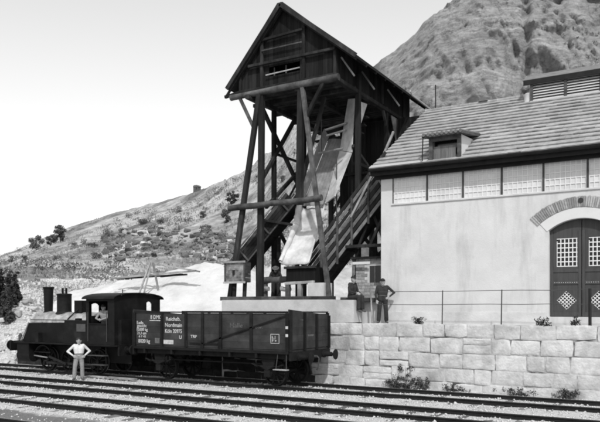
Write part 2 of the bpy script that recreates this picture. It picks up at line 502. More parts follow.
def loft(name, p0, p1, ncol, nrow, mat, cliff):
    vs = []; tone = []
    for i in range(ncol):
        px = p0 + (p1 - p0) * i / (ncol - 1)
        dc, zc = crest(px)
        near = smooth(215, 260, px)
        bk = smooth(20, 110, px)                     # the slope stands further back behind the lime heap
        foot_d = 33 + 19 * bk; foot_z = -0.35 + 2.2 * near
        ben_d = 46 + 14 * bk; ben_z = 4.3 + 0.9 * bk + 0.9 * near
        d0 = ben_d + 6; z0 = ben_z + 0.5
        y0 = 307 - 687 * (z0 - CAMZ) / d0; yc = 307 - 687 * (zc - CAMZ) / dc
        for j in range(nrow):
            t = j / (nrow - 1)
            if t < 0.16:
                u = t / 0.16; d = foot_d + (ben_d - foot_d) * u; z = foot_z + (ben_z - foot_z) * smooth(0, 1, u) ** 0.9
            elif t < 0.24:
                u = (t - 0.16) / 0.08; d = ben_d + 6 * u; z = ben_z + 0.5 * u
            elif t < 0.90:
                u = (t - 0.24) / 0.66
                d = d0 + (dc - d0) * u ** 1.15
                zl = z0 + (zc - z0) * u
                za = CAMZ + (307 - (y0 + (yc - y0) * u ** 0.85)) * d / 687
                z = za
                if cliff:
                    w = smooth(365, 440, px)
                    dst = d0 + (dc - d0) * (0.22 * u + 0.78 * max(0, (u - 0.12) / 0.88) ** 1.5)
                    d = d * (1 - w) + dst * w
                    z = za * (1 - w) + zl * w
            else:
                u = (t - 0.90) / 0.10; d = dc + 90 * u; z = zc + (3 if cliff else -14) * u * u
            x, y = polar(px, d)
            f = smooth(0.0, 0.1, t)
            if cliff:
                wc = smooth(352, 410, px)
                sx_ = x * CY + y * SY                      # along the face
                n = fbm(x * 0.07, y * 0.07, z * 0.06, 6)
                warp = 6 * fbm(sx_ * 0.03, z * 0.03, 3, 3)
                rid = 1 - abs(fbm((sx_ + 0.55 * z + warp) * 0.075, z * 0.022, 7, 4)) * 1.6
                rid2 = 1 - abs(fbm((sx_ - 0.25 * z + warp) * 0.2, z * 0.07, 17, 4)) * 1.6
                st = fbm(sx_ * 0.03, 4, (z + 0.08 * sx_) * 0.5, 3)
                fine = fbm(x * 0.5, y * 0.5, z * 0.5, 5)
                k = 1.0 if t < 0.9 else 0.5
                rid3 = 1 - abs(fbm((sx_ + 0.3 * z + 2 * n) * 0.55, z * 0.16, 27, 4)) * 1.6
                led = ((z + 0.06 * sx_ + 1.4 * n) * 0.22) % 1.0
                crack = 1.1 * math.exp(-((px - 527 - 9 * fbm(z * .11, 2, 0, 4)) / 4.5) ** 2) * smooth(14, 22, z)
                rough_r = 0.7 + 0.8 * smooth(505, 545, px)
                off = f * k * (0.9 * n + crack + wc * (-0.9 * rid - 1.3 * rid2 - 0.7 * rid3 + 0.4 * st + 0.55 * smooth(0, 1, led) * (0.3 + 0.7 * abs(st))) + 0.55 * fine * rough_r)
                x, y = polar(px, d + off * (1.0 if t > 0.24 else 0.3))
                z += f * 0.3 * fine
                tone.append(smooth(0.3, 0.7, wc + 0.25 * fbm(x * 0.12, y * 0.12, z * 0.12, 4)))
            else:
                am = smooth(44, 70, d)
                z += f * (0.9 * fbm(x * 0.05, y * 0.05, 1, 5) * am + 0.25 * fbm(x * 0.33, y * 0.33, 2, 4))
                pale = (1 - smooth(0.17, 0.25, t + 0.03 * fbm(x * 0.3, y * 0.3, 6, 3))) * 0.9
                tone.append(max(pale, smooth(0.25, 0.75, fbm(x * 0.035, y * 0.05, z * 0.05, 4) - 0.15) * 0.55))
            vs.append((x, y, z))
    vs = np.array(vs)
    i, j = np.meshgrid(np.arange(ncol - 1), np.arange(nrow - 1), indexing='ij')
    a = (i * nrow + j).ravel()
    o = np_mesh(name, vs, np.stack([a, a + nrow, a + nrow + 1, a + 1], 1), mat, smooth=True)
    at_ = o.data.attributes.new('bare', 'FLOAT', 'POINT')
    at_.data.foreach_set('value', np.array(tone, dtype=np.float32))
    return tag(o, kind='structure'), vs.reshape(ncol, nrow, 3)


hill, HV = loft('hillside', -420, 352, 260, 110, 'hill', False)
cliff, CV = loft('cliff', 346, 950, 400, 240, 'cliff', True)


def hill_point(px, t):
    i = int((px + 420) / 772 * 259); j = int(t * 109)
    return Vector(HV[max(0, min(259, i)), max(0, min(109, j))])


def hill_at_pixel_height(px, y):
    """the point of the hillside column that is seen at picture height y"""
    i = max(0, min(259, int(round((px + 420) / 772 * 259))))
    best = None
    for j in range(18, 99):
        p = HV[i, j]
        d = -SY * p[0] + CY * p[1]
        yy = 307 - 687 * (p[2] - CAMZ) / d
        if best is None or abs(yy - y) < best[0]: best = (abs(yy - y), p)
    return Vector(best[1])


# terrace carrying the building and the tower
tb = MB().box(-16.8, 9, 22.95, 46, -0.4, 2.10)
tag(tb.build('terrace', 'terrace', smooth=False), kind='structure')

# ------------------------------------------------------------------ retaining wall of limestone blocks
wall = thing('retaining_wall', (-5, 22.8, -0.3), 'long retaining wall of rough pale limestone blocks beside the tracks', 'wall')
MB().box(-16.85, 9.0, 22.612, 22.95, -0.35, 2.09).build('mortar_core', 'mortar', wall, smooth=False)


def stone(x0, x1, z0, z1, yf, parent, mat='stone', jit=0.022, depth=0.16, name='stone'):
    def j(a): return rng.uniform(-a, a)
    ch = rng.uniform(0.006, 0.014)
    w, h = x1 - x0, z1 - z0
    out = []
    for ux, uz in ((0, 0), (.33, 0), (.67, 0), (1, 0), (1, .5), (1, 1), (.67, 1), (.33, 1), (0, 1), (0, .5)):
        cr = .014 if (ux in (0, 1) and uz in (0, 1)) else 0
        out.append((x0 + w * ux + j(jit) + cr * (1 - 2 * ux), z0 + h * uz + j(jit) + cr * (1 - 2 * uz) * .7))
    cx, cz = sum(p[0] for p in out) / 10, sum(p[1] for p in out) / 10
    m = MB()
    back = [(x, yf + depth, z) for x, z in out]
    edge = [(x, yf + ch * 0.8, z) for x, z in out]

    def ring(k, y0, a): return [(cx + (x - cx) * k + j(.02) * k, y0 + j(a), cz + (z - cz) * k + j(.015) * k) for x, z in out]
    kk = 1 - ch * 1.6 / (min(w, h) / 2)
    m.rings([back, edge, ring(kk, yf, .006), ring(kk * .72, yf - .004, .011), ring(.35, yf - .005, .011)])
    return m.build(name, mat, parent, angle=50)


M['shade_painted_stone'] = gmat('shade_painted_stone', 0.035, 0.5, 3, 0.95, 0.9, 14, ov=0.3, spec=.05)  # shade behind and under the train, painted into the stone colour
zc = [(-0.32, 0.14), (0.14, 0.62), (0.62, 1.14), (1.14, 1.66), (1.66, 2.12)]
for k, (z0, z1) in enumerate(zc):
    x = -16.85 + rng.uniform(0, 0.3) if k < 4 else -16.85
    while x < 8.6:
        wv = rng.uniform(0.55, 1.25) if k != 4 else rng.uniform(0.6, 1.35)
        if k == 0: wv *= 1.0
        x1 = min(x + wv, 8.98)
        if 8.98 - x1 < 0.4: x1 = 8.98
        a, b = z0 + rng.uniform(-.03, .03), z1 + rng.uniform(-.03, .03)
        if k == 4: b = 2.13 + rng.uniform(-0.025, 0.02)
        if k == 0: a = z0
        g = rng.uniform(0.002, 0.009) if rng.random() < .8 else rng.uniform(.01, .02)
        if k in (1, 2, 3) and rng.random() < 0.22 and x1 - x > 0.5:          # two thin stones instead of one
            zm = (a + b) / 2 + rng.uniform(-.06, .06)
            for c_, d_ in ((a + g, zm - g * .7), (zm + g * .7, b - g)):
                stone(x + g, x1 - g, c_, d_, 22.605 - rng.uniform(0, .02), wall, 'shade_painted_stone' if x1 < -11.9 and k < 3 else 'stone')
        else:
            stone(x + g, x1 - g, a + g, b - g, 22.605 - rng.uniform(0, .03), wall, 'shade_painted_stone' if x1 < -11.9 and k < 3 else 'stone')  # low courses behind the wagon take the painted shade
        x = x1
# the wall runs on to the left behind the train, lower, painted dark as shade
MB().box(-29.5, -16.87, 22.63, 22.95, -.35, 1.02).build('mortar_core', 'shade_painted_stone', wall, smooth=False)
for z0, z1 in ((-.32, .14), (.14, .62), (.62, 1.05)):
    x = -29.5
    while x < -17.0:
        x1 = min(x + rng.uniform(.6, 1.2), -16.87)
        stone(x + .008, x1 - .008, z0 + .008, z1 - .008, 22.605 - rng.uniform(0, .02), wall, 'shade_painted_stone')
        x = x1

# ------------------------------------------------------------------ railway tracks
RP = [(-0.055, -0.135), (0.055, -0.135), (0.055, -0.122), (0.012, -0.105), (0.010, -0.045), (0.034, -0.034), (0.035, -0.008), (0.027, 0.0), (-0.027, 0.0), (-0.035, -0.008), (-0.034, -0.034), (-0.010, -0.045), (-0.012, -0.105), (-0.055, -0.122)]


def make_rail(y, parent):
    m = MB()
    m.prism([(y + a, z) for a, z in RP], -75, 15.5, 'x')
    o = m.build('rail', 'rail', parent, angle=30)
    o.data.materials.append(M['rail_head'])
    for p in o.data.polygons:
        if p.normal.z > 0.95 and p.center.z + ORG[parent].z > -0.01: p.material_index = 1
    return o


TRACKS = [(20.62, 'railway track the steam train stands on, beside the stone wall'),
          (16.99, 'empty railway track next in front of the train'),
          (13.89, 'second empty railway track in front of the train'),
          (10.085, 'railway track nearest the viewer, just entering the bottom left corner')]
sl_me = None
for yc, lab in TRACKS:
    t = thing('railway_track', (-20, yc, -0.13), lab, 'track', 'parallel railway tracks')
    make_rail(yc - 0.7175, t)
    make_rail(yc + 0.7175, t)
    x = -46.0 + rng.uniform(0, .4)
    xe = 4
    while x < xe:
        if sl_me is None:
            o = MB().beam((-20, yc - 1.2, -0.20), (-20, yc + 1.2, -0.20), 0.24, 0.15, c=0.02).build('sleeper', 'sleeper', t)
            sl_me = o.data
        else:
            o = bpy.data.objects.new('sleeper', sl_me); C.objects.link(o); o.parent = t
        o.location = (x + 20, 0.0 + rng.uniform(-.05, .05), rng.uniform(-0.014, 0.006))
        o.rotation_euler.z = rng.uniform(-.02, .02)
        x += 0.68 + rng.uniform(-.03, .03)

# loose ballast stones: one mass nobody could count
OCT = np.array([(1, 0, 0), (0, 1, 0), (-1, 0, 0), (0, -1, 0), (0, 0, 1), (0, 0, -1)], float)
OF = np.array([(0, 1, 4), (1, 2, 4), (2, 3, 4), (3, 0, 4), (1, 0, 5), (2, 1, 5), (3, 2, 5), (0, 3, 5)])


def scatter_stones(name, pts, sizes, mat, kind='stuff', label=None, cat=None):
    n = len(pts)
    v = OCT[None, :, :] * (1 + nrng.uniform(-.35, .35, (n, 6, 1)))
    a = nrng.uniform(0, 2 * PI, n); ca, sa = np.cos(a), np.sin(a)
    v = np.stack([v[:, :, 0] * ca[:, None] - v[:, :, 1] * sa[:, None], v[:, :, 0] * sa[:, None] + v[:, :, 1] * ca[:, None], v[:, :, 2] * 0.75], 2)
    v = v * sizes[:, None, None] + pts[:, None, :]
    fa = (OF[None] + (np.arange(n) * 6)[:, None, None]).reshape(-1, 3)
    o = np_mesh(name, v.reshape(-1, 3), fa, mat)
    return tag(o, label, cat, kind=kind)


n = 34000
px_, py_ = nrng.uniform(-36, 2, n), nrng.uniform(7.5, 22.4, n)
keep = np.ones(n, bool)
for yc, _ in TRACKS:
    for s in (-1, 1): keep &= np.abs(py_ - (yc + s * 0.7175)) > 0.08
keep &= ~((np.abs(py_ - 11.75) < 0.5) & (nrng.random(n) < 0.8))
px_, py_ = px_[keep], py_[keep]
pz_ = np.array([ballast_z(a, b) for a, b in zip(px_, py_)]) + nrng.uniform(-0.005, 0.02, len(px_))
scatter_stones('ballast_stones', np.stack([px_, py_, pz_], 1), nrng.uniform(0.018, 0.042, len(px_)) * (1 + 0.5 * (nrng.random(len(px_)) > .93)), 'ballast_stone',
               label='loose pale ballast stones lying between and along the rails', cat='ballast')

# ------------------------------------------------------------------ factory building
BX0, BX1, BYF, BYB, BZ0, BZE = -10.25, 5.0, 23.6, 34.8, 2.05, 7.62
RX0, RX1 = -10.55, 5.3                       # roof ends
EY, EZ = 23.22, 7.78                         # eave line
RY, RZ = 29.2, 11.38                         # ridge line
pitch = math.atan2(RZ - EZ, RY - EY)
bld = thing('quarry_building', (-3, 28, BZ0), 'pale plastered factory building with tiled roof, glazed band and arched door', 'building')
DX0, DX1, DZ0 = -4.28, -2.32, 2.38           # door opening
DXC = (DX0 + DX1) / 2


def arch_z(x, spring=5.22, rise=0.34, half=0.98):
    # segmental arch
    R = (half * half + rise * rise) / (2 * rise)
    return spring + math.sqrt(max(0, R * R - (x - DXC) ** 2)) - (R - rise)


m = MB()
WZ0, WZ1 = 6.50, 7.50                        # glazed band
NA = 16
axs = [DX0 + (DX1 - DX0) * i / NA for i in range(NA + 1)]
m.box(BX0, DX0, BYF, BYF + 0.4, BZ0, WZ0)
m.box(DX1, BX1, BYF, BYF + 0.4, BZ0, WZ0)
m.box(DX0, DX1, BYF, BYF + 0.4, BZ0, DZ0)
for a, b in zip(axs[:-1], axs[1:]):
    za, zb = arch_z(a), arch_z(b)
    m.add([(a, BYF, za), (b, BYF, zb), (b, BYF, WZ0), (a, BYF, WZ0), (a, BYF + .4, za), (b, BYF + .4, zb), (b, BYF + .4, WZ0), (a, BYF + .4, WZ0)],
          [(0, 1, 2, 3), (7, 6, 5, 4), (0, 4, 5, 1)])
m.box(BX0, -9.80, BYF, BYF + .4, WZ0, BZE)
m.box(-9.80, BX1, BYF + .03, BYF + .4, WZ1, BZE)
m.build('front_wall', 'plaster', bld, smooth=False)
m = MB()
m.prism([(BYF + .4, BZ0), (BYB, BZ0), (BYB, BZE), (RY, RZ - 0.25), (BYF + .4, BZE)], BX0, BX0 + .35, 'x')
m.prism([(BYF + .4, BZ0), (BYB, BZ0), (BYB, BZE), (RY, RZ - 0.25), (BYF + .4, BZE)], BX1 - .35, BX1, 'x')
m.box(BX0 + .35, BX1 - .35, BYB - .35, BYB, BZ0, BZE)
m.build('gable_walls', 'plaster', bld, smooth=False)
# weathered base course in front of the plaster
MB().box(BX0 - 0.02, DX0 - 0.05, BYF - 0.03, BYF + 0.02, 2.05, 2.52).build('plinth_course', 'concrete', bld)
# a string course under the glass
MB().beam((BX0 + .42, BYF - .015, WZ0 - .03), (BX1, BYF - .015, WZ0 - .03), 0.06, 0.07, c=0.012).build('sill', 'concrete', bld)

# glazed band: windows of small panes
wx = [-9.80, -8.47, -7.16, -5.82, -4.46, -3.10, -1.75, -0.40, 0.95, 2.30, 3.65]
for a, b in zip(wx[:-1], wx[1:]):
    fr = MB()
    g = 0.035
    a2, b2 = a + g, b - g
    y0 = BYF + 0.05
    cols, rows = 8, 5
    for i in range(cols + 1):
        x = a2 + (b2 - a2) * i / cols
        w = 0.03 if i in (0, cols) else 0.014
        fr.box(x - w, x + w, y0 + (0 if i in (0, cols) else .006), y0 + .05, WZ0, WZ1)
    for k in range(rows + 1):
        z = WZ0 + (WZ1 - WZ0) * k / rows
        w = 0.025 if k in (0, rows) else 0.014
        fr.box(a2 + .02, b2 - .02, y0 + .003, y0 + .047, z - w, z + w)
    fo = fr.build('window', 'mullion', bld, smooth=False)
    pn = MB()
    for i in range(cols):
        for k in range(rows):
            xa = a2 + (b2 - a2) * i / cols; xb = a2 + (b2 - a2) * (i + 1) / cols
            za = WZ0 + (WZ1 - WZ0) * k / rows; zb = WZ0 + (WZ1 - WZ0) * (k + 1) / rows
            t = rng.uniform(-.006, .006); u = rng.uniform(-.006, .006)
            pn.add([(xa, y0 + .028 + t, za), (xb, y0 + .028 + u, za), (xb, y0 + .028 - t, zb), (xa, y0 + .028 - u, zb)], [(0, 1, 2, 3)])
    pn.build('panes', 'pane', fo, smooth=False)
    MB().box(a - 0.033, a + 0.033, BYF + 0.012, BYF + .1, WZ0 - .02, WZ1 + 0.06).build('post', 'iron_grey', bld)

# door leaves with lattice lights
for s, (x0, x1) in ((0, (DX0 + 0.01, DXC - 0.012)), (1, (DXC + 0.012, DX1 - 0.01))):
    yd = BYF + 0.2
    W = x1 - x0
    ox = x0 + (0.17 if s == 0 else 0.13) * W / 0.95
    # openings: square light, diamond light
    sx0, sx1 = x0 + W * .20, x0 + W * .86
    sz0, sz1 = 4.02, 4.95
    dcx, dcz, dr = (sx0 + sx1) / 2, 2.92, 0.30
    leaf = MB()
    # leaf built round the openings out of board strips
    nb = 24
    for i in range(nb):
        a = x0 + W * i / nb; b = x0 + W * (i + 1) / nb
        mid = (a + b) / 2
        top = (arch_z(a) - .012, arch_z(b) - .012)
        spans = []
        z = DZ0 + 0.02
        h = dr - abs(mid - dcx)
        if h > 0: spans.append((dcz - h, dcz + h))
        if sx0 < mid < sx1:
            spans.append((sz0, sz1 if True else 0))
        zz = z
        for q0, q1 in spans:
            leaf.box(a, b, yd, yd + .05, zz, q0); zz = q1
        leaf.add([(a, yd, zz), (b, yd, zz), (b, yd, top[1]), (a, yd, top[0]), (a, yd + .05, zz), (b, yd + .05, zz), (b, yd + .05, top[1]), (a, yd + .05, top[0])],
                 [(0, 1, 2, 3), (7, 6, 5, 4), (0, 4, 5, 1)])
    lo = leaf.build('door_leaf', 'door', bld, smooth=False)
    tr = MB()
    tr.box(x0, x0 + .09, yd - .025, yd - .001, DZ0 + .02, 5.20)
    tr.box(x1 - .09, x1, yd - .025, yd - .001, DZ0 + .02, 5.20)
    tr.box(x0 + .09, x1 - .09, yd - .022, yd - .001, DZ0 + .02, DZ0 + .16)
    tr.box(x0 + .09, x1 - .09, yd - .022, yd - .001, 3.44, 3.56)
    tr.box(x0 + .09, x1 - .09, yd - .022, yd - .001, 3.84, 3.94)
    tr.build('door_frame', 'door', lo)
    st_ = MB()
    for i in range(11):
        xx = x0 + .14 + (W - .28) * i / 10
        st_.sphere((xx, yd - .024, 3.50), 0.012, 8, 5)
    st_.build('rivets', 'lattice', lo)
    MB().box(sx0 - .03, sx1 + .03, yd + .06, yd + .066, sz0 - .03, sz1 + .03).build('pane', 'dark_glass', lo, smooth=False)
    MB().box(dcx - dr - .02, dcx + dr + .02, yd + .068, yd + .074, dcz - dr - .02, dcz + dr + .02).build('pane', 'dark_glass', lo, smooth=False)
    la = MB()
    for i in range(6):
        x = sx0 + .012 + (sx1 - sx0 - .024) * i / 5
        la.box(x - .015, x + .015, yd + .002, yd + .028, sz0 - .01, sz1 + .01 - (0.10 if i == 0 else 0.0))
    for i in range(7):
        z = sz0 + .012 + (sz1 - sz0 - .024) * i / 6
        la.box(sx0 - .01, sx1 + .01, yd + .005, yd + .031, z - .015, z + .015)
    la.build('lattice', 'lattice', lo, smooth=False)
    ld = MB()
    r = dr
    for i in range(6):
        t = -r + 2 * r * i / 5
        # bars parallel to both sides of the diamond
        for sg in (1, -1):
            p = Vector((dcx + (t - r) / 2 * 1.0, yd + .012 + (.008 if sg > 0 else 0), dcz + sg * (t + r) / 2))
            q = Vector((dcx + (t + r) / 2 * 1.0, yd + .012 + (.008 if sg > 0 else 0), dcz + sg * (t - r) / 2))
            ld.beam(p, q, 0.024, 0.024, up=(0, 1, 0), c=.003)
    ld.build('lattice', 'lattice', lo, smooth=False)
# brick arch over the door: each brick its own piece
R2 = (0.98 ** 2 + 0.34 ** 2) / (2 * 0.34)
acz = 5.22 - (R2 - 0.34)
amax = math.asin(1.42 / (R2 + 0.48))
nbk = 46
for i in range(nbk):
    t0 = -amax + 2 * amax * i / nbk; t1 = -amax + 2 * amax * (i + 1) / nbk
    g = (t1 - t0) * 0.10
    ri, ro = R2 + 0.36 + rng.uniform(-.008, .008), R2 + 0.70 + rng.uniform(-.012, .012)
    yy = BYF - 0.03 - rng.uniform(0, .012)
    pr = [(DXC + math.sin(a) * r, acz + math.cos(a) * r) for r, a in ((ri, t0 + g), (ri, t1 - g), (ro, t1 - g), (ro, t0 + g))]
    MB().prism(pr, yy, BYF + .03, 'y').build('brick', 'brick_pale', bld, smooth=False)
vent = MB().lathe((DXC, BYF - .05, acz + R2 + .56), (0, 1, 0), [(0, .085), (.004, .085), (.005, .07), (.07, .07)], 16)
vent.build('vent_hole', 'dark_glass', bld)
# white reveal ring under the brick
m = MB()
for i in range(24):
    t0 = -amax * .94 + 2 * amax * .94 * i / 24; t1 = -amax * .94 + 2 * amax * .94 * (i + 1) / 24
    q = [(DXC + math.sin(a) * r, acz + math.cos(a) * r) for r, a in ((R2 + .004, t0), (R2 + .004, t1), (R2 + .34, t1), (R2 + .34, t0))]
    m.prism(q, BYF - .018, BYF + .01, 'y')
m.build('arch_reveal', 'plaster_white', bld, smooth=False)

# roof: deck, then courses of tiles
ny, nz = -math.sin(pitch), math.cos(pitch)     # outward normal of front slope


def slope(s, lift=0.0):
    """distance s up the front slope from the eave -> (y,z)"""
    return EY + s * math.cos(pitch) + ny * lift, EZ + s * math.sin(pitch) + nz * lift


SL = math.hypot(RY - EY, RZ - EZ)
m = MB()
a, b = slope(0.05, -0.02), slope(SL, -0.02)
back = (RY + (RY - EY), EZ)
m.prism([a, (RY, b[1]), (back[0], back[1]), (back[0], back[1] - .14), (RY, b[1] - .16), (a[0] + .02, a[1] - .12)], RX0 + .04, RX1 - .04, 'x')
m.build('roof_deck', 'timber_mid', bld, smooth=False)
ncourse = 17
step = SL / ncourse
for k in range(ncourse):
    s0 = k * step - 0.03
    m = MB()
    x = RX0 - rng.uniform(0, .02)
    tw = 0.42
    xx = x - (tw / 2 if k % 2 else 0)
    while xx < RX1:
        xa, xb = max(xx, RX0), min(xx + tw, RX1)
        if xb - xa > 0.03:
            l0 = 0.068 + rng.uniform(-.010, .012); l1 = 0.012
            s00 = s0 + rng.uniform(-.012, .012)
            p = [slope(s00, l0), slope(s0 + step + .03, l1), slope(s0 + step + .03, l1 - .02), slope(s00, l0 - .04)]
            m.prism(p, xa + .002, xb - .002, 'x')
        xx += tw
    m.build('tile_course', 'tile', bld, smooth=False)
# back slope and ridge
m = MB()
m.prism([(RY, RZ + .02), (back[0] + .05, back[1] + .02), (back[0] + .05, back[1] - .02), (RY, RZ - .02)], RX0, RX1, 'x')
m.build('rear_roof', 'tile', bld, smooth=False)
for i in range(40):
    xa = RX0 + (RX1 - RX0) * i / 40; xb = RX0 + (RX1 - RX0) * (i + 1) / 40
    if xb < -5.9:
        MB().lathe((xa, RY, RZ + .0), (1, 0, 0), [(0, .10), (xb - xa - .03, .09), (xb - xa, .11)], 10).build('ridge_tile', 'tile', bld)
# fascia, gutter
MB().beam((RX0 + .03, EY + .06, EZ - .13), (RX1, EY + .06, EZ - .13), 0.05, 0.24, c=0.006).build('fascia', 'gutter', bld)
gp = [(EY - .10 + .085 * math.cos(t), EZ - .03 + .085 * math.sin(t)) for t in [PI + PI * i / 8 for i in range(9)]] + [(EY - .10 + .07 * math.cos(t), EZ - .03 + .07 * math.sin(t)) for t in [2 * PI - PI * i / 8 for i in range(9)]]
MB().prism(gp, RX0 + .02, RX1, 'x').build('gutter', 'gutter', bld)
m = MB(); m.box(RX0 + .05, RX1 - .05, EY + .09, BYF + .42, EZ - .155, EZ - .125); m.build('soffit', 'gutter', bld, smooth=False)
MB().beam((RX0 + .06, BYF - .05, EZ - .27), (RX1, BYF - .05, EZ - .27), 0.10, 0.16, c=.01).build('wall_plate', 'gutter', bld)
# bright flashing strip along the lowest course
m = MB(); p0, p1 = slope(-.02, .075), slope(.24, .066)
m.prism([p0, p1, (p1[0], p1[1] - .01), (p0[0], p0[1] - .01)], RX0, -8.35, 'x'); m.build('flashing', 'zinc', bld, smooth=False)
# verge board
m = MB(); a, b = slope(0, -.02), slope(SL, -.02)
m.prism([a, b, (b[0], b[1] - .18), (a[0], a[1] - .18)], RX0 - .02, RX0 + .035, 'x'); m.build('verge_board', 'timber_mid', bld, smooth=False)

# dormer
M['shutter'] = gmat('grey_shutter', .16, .35, 3, .9, .4, 30, stretch=(4, 4, .5), ov=0, v2=.09)
DOX0, DOX1 = -8.30, -7.15
dfy = 23.32
dz0, dz1 = EZ + (dfy - EY) * math.tan(pitch) - .02, 8.70
m = MB()
m.box(DOX0, DOX0 + .14, dfy, dfy + .1, dz0 - .05, dz1)
m.box(DOX1 - .12, DOX1, dfy, dfy + .1, dz0 - .05, dz1)
m.box(DOX0 + .14, DOX1 - .12, dfy + .002, dfy + .098, dz1 - .16, dz1)
m.build('dormer_front', 'timber_mid', bld, smooth=False)
m = MB()
for i in range(3):
    xa = DOX0 + .15 + i * .27
    m.box(xa, xa + .262, dfy + .07 + .004 * i, dfy + .09, dz0 - .05, dz1 - .34)
m.build('dormer_shutter', 'shutter', bld, smooth=False)
MB().box(DOX0 + .14, DOX1 - .12, dfy + .3, dfy + .32, dz0, dz1).build('dormer_dark', 'dark_glass', bld, smooth=False)
yb = EY + (dz1 - .02 - EZ) / math.tan(pitch)
for xc, nm in ((DOX0 + .03, 'dormer_cheek'), (DOX1 - .05, 'dormer_cheek')):
    m = MB()
    m.prism([(dfy + .1, dz0 - .02), (dfy + .1, dz1), (yb + .3, dz1 + .12), (yb + .1, dz1 - .1)], xc, xc + .05, 'x')
    m.build(nm, 'plaster_white', bld, smooth=False)
m = MB()
m.prism([(dfy - .22, dz1 - .04), (dfy - .22, dz1 + .03), (yb + .62, dz1 + .40), (yb + .62, dz1 + .30)], DOX0 - .18, DOX1 + .16, 'x')
dr = m.build('dormer_roof', 'timber_mid', bld, smooth=False)
for i in range(9):
    xa = DOX0 - .18 + (DOX1 - DOX0 + .34) * i / 9
    mm = MB()
    p = [(dfy - .26, dz1 + .045), (yb + .62, dz1 + .42)]
    mm.cyl((xa + .075, p[0][0], p[0][1]), (xa + .075, p[1][0], p[1][1]), .06, .055, 8)
    mm.build('dormer_tile', 'tile_dark', dr)
MB().tube([(-8.44, dfy - .2, 8.78), (-8.44, dfy - .28, EZ + .05)], 0.022).build('dormer_pipe', 'iron', bld)

# ridge ventilator with louvres
VX0, VX1 = -5.85, 4.2
vf = 28.35
vz0 = EZ + (vf - EY) * math.tan(pitch)
vz1 = vz0 + 0.86
m = MB()
m.prism([(vf, vz0 - .05), (vf + 2 * (RY - vf), vz0 - .05), (vf + 2 * (RY - vf), vz1 + .0), (vf + .06, vz1 + .0), (vf + .06, vz0)], VX0 + .02, VX0 + .06, 'x')
m.box(VX0 + .02, VX1, vf + .2, vf + .22, vz0 - .05, vz1)
m.build('ventilator_wall', 'gutter', bld, smooth=False)
bays = [VX0 + 1.28 * i for i in range(8)]
for i, x in enumerate(bays):
    MB().beam((x + .05, vf + .0, vz0 - .03), (x + .05, vf + .0, vz1), .10, .10, c=.008).build('ventilator_post', 'timber_mid', bld)
for a, b in zip(bays[:-1], bays[1:]):
    for k in range(7):
        z = vz0 + .07 + k * .105
        m = MB()
        m.prism([(vf - .02, z), (vf + .09, z + .09), (vf + .09, z + .075), (vf - .02, z - .015)], a + .105, b - .005, 'x')
        m.build('slat', 'concrete', bld, smooth=False)
MB().box(VX0 - .0, VX1, vf - .06, vf + .1, vz0 - .05, vz0 + .045).build('ventilator_sill', 'concrete', bld, smooth=False)
m = MB()
o1 = (vf - .13, vz1 + .03)
m.prism([o1, (RY, vz1 + .50), (2 * RY - o1[0], o1[1]), (2 * RY - o1[0], o1[1] - .05), (RY, vz1 + .43), (o1[0] + .0, o1[1] - .05)], VX0 - .28, VX1 + .3, 'x')
m.build('ventilator_roof', 'tile_dark', bld, smooth=False)
MB().beam((VX0 - .25, o1[0] + .02, o1[1] - .11), (VX1 + .28, o1[0] + .02, o1[1] - .11), .05, .20, c=.006).build('ventilator_fascia', 'gutter', bld)
m = MB(); m.box(VX0 - .2, VX1 + .2, o1[0] + .05, vf + .1, o1[1] - .09, o1[1] - .06); m.build('ventilator_soffit', 'gutter', bld, smooth=False)
MB().lathe((-5.95, vf + .25, vz0 + .05), (0, 0, 1), [(0, .22), (.25, .20), (.34, .24), (.42, .10), (.44, .02)], 12).build('vent_cowl', 'plaster_white', bld)
MB().prism([(-8.15, RZ + .06), (-7.95, RZ + .28), (-7.75, RZ + .06)], RY - .15, RY + .1, 'y').build('ridge_vent', 'tile_dark', bld)
MB().tube([(-10.08, RY, RZ - .1), (-10.08, RY, 12.5)], .025).build('roof_pole', 'iron', bld)

# ------------------------------------------------------------------ railing on the retaining wall
rail_t = thing('wall_railing', (-6, 22.8, 2.12), 'thin iron railing along the top of the stone wall', 'railing')
for x, r in ((-7.62, .022), (-5.62, .022), (-2.92, .05), (-0.6, .022), (1.8, .022)):
    MB().cyl((x, 22.75, 2.05), (x + rng.uniform(-.02, .02), 22.75, 3.27), r, r * .9, 8).build('post', 'iron' if r > .03 else 'iron_grey', rail_t)
for z in (3.24, 2.79):
    pts = [(-10.0 + 1.0 * i, 22.75, z + rng.uniform(-.012, .012)) for i in range(14)]
    MB().tube(pts, 0.011, 6).build('rail', 'iron_grey', rail_t)

# ------------------------------------------------------------------ tower plinth
PT = 2.98
pl = thing('tower_plinth', (-14, 24, 2.12), 'pale concrete plinth with timber sill under the wooden loading tower', 'plinth')
m = MB(); m.box(-16.85, -11.75, 22.60, 31.5, 2.14, PT); m.build('concrete_block', 'concrete', pl, smooth=False)
m = MB(); m.box(-11.75, -10.9, 22.62, 23.35, 2.14, PT - .02); m.build('end_block', 'concrete', pl, smooth=False)
m = MB(); m.box(-11.75, -10.27, 23.5, 31.5, 2.10, PT - .05); m.build('rear_block', 'concrete', pl, smooth=False)
x = -16.95
while x < -11.9:
    x1 = min(x + rng.uniform(1.3, 2.2), -11.75)
    MB().beam((x, 22.74, PT + .06), (x1 - .01, 22.74, PT + .06 + rng.uniform(-.01, .01)), .24, .15, c=.015).build('sill_timber', 'timber_mid', pl)
    x = x1
MB().beam((-11.75, 23.36, PT + .01), (-10.3, 23.36, PT - .02), .30, .16).build('step_timber', 'timber_mid', pl)

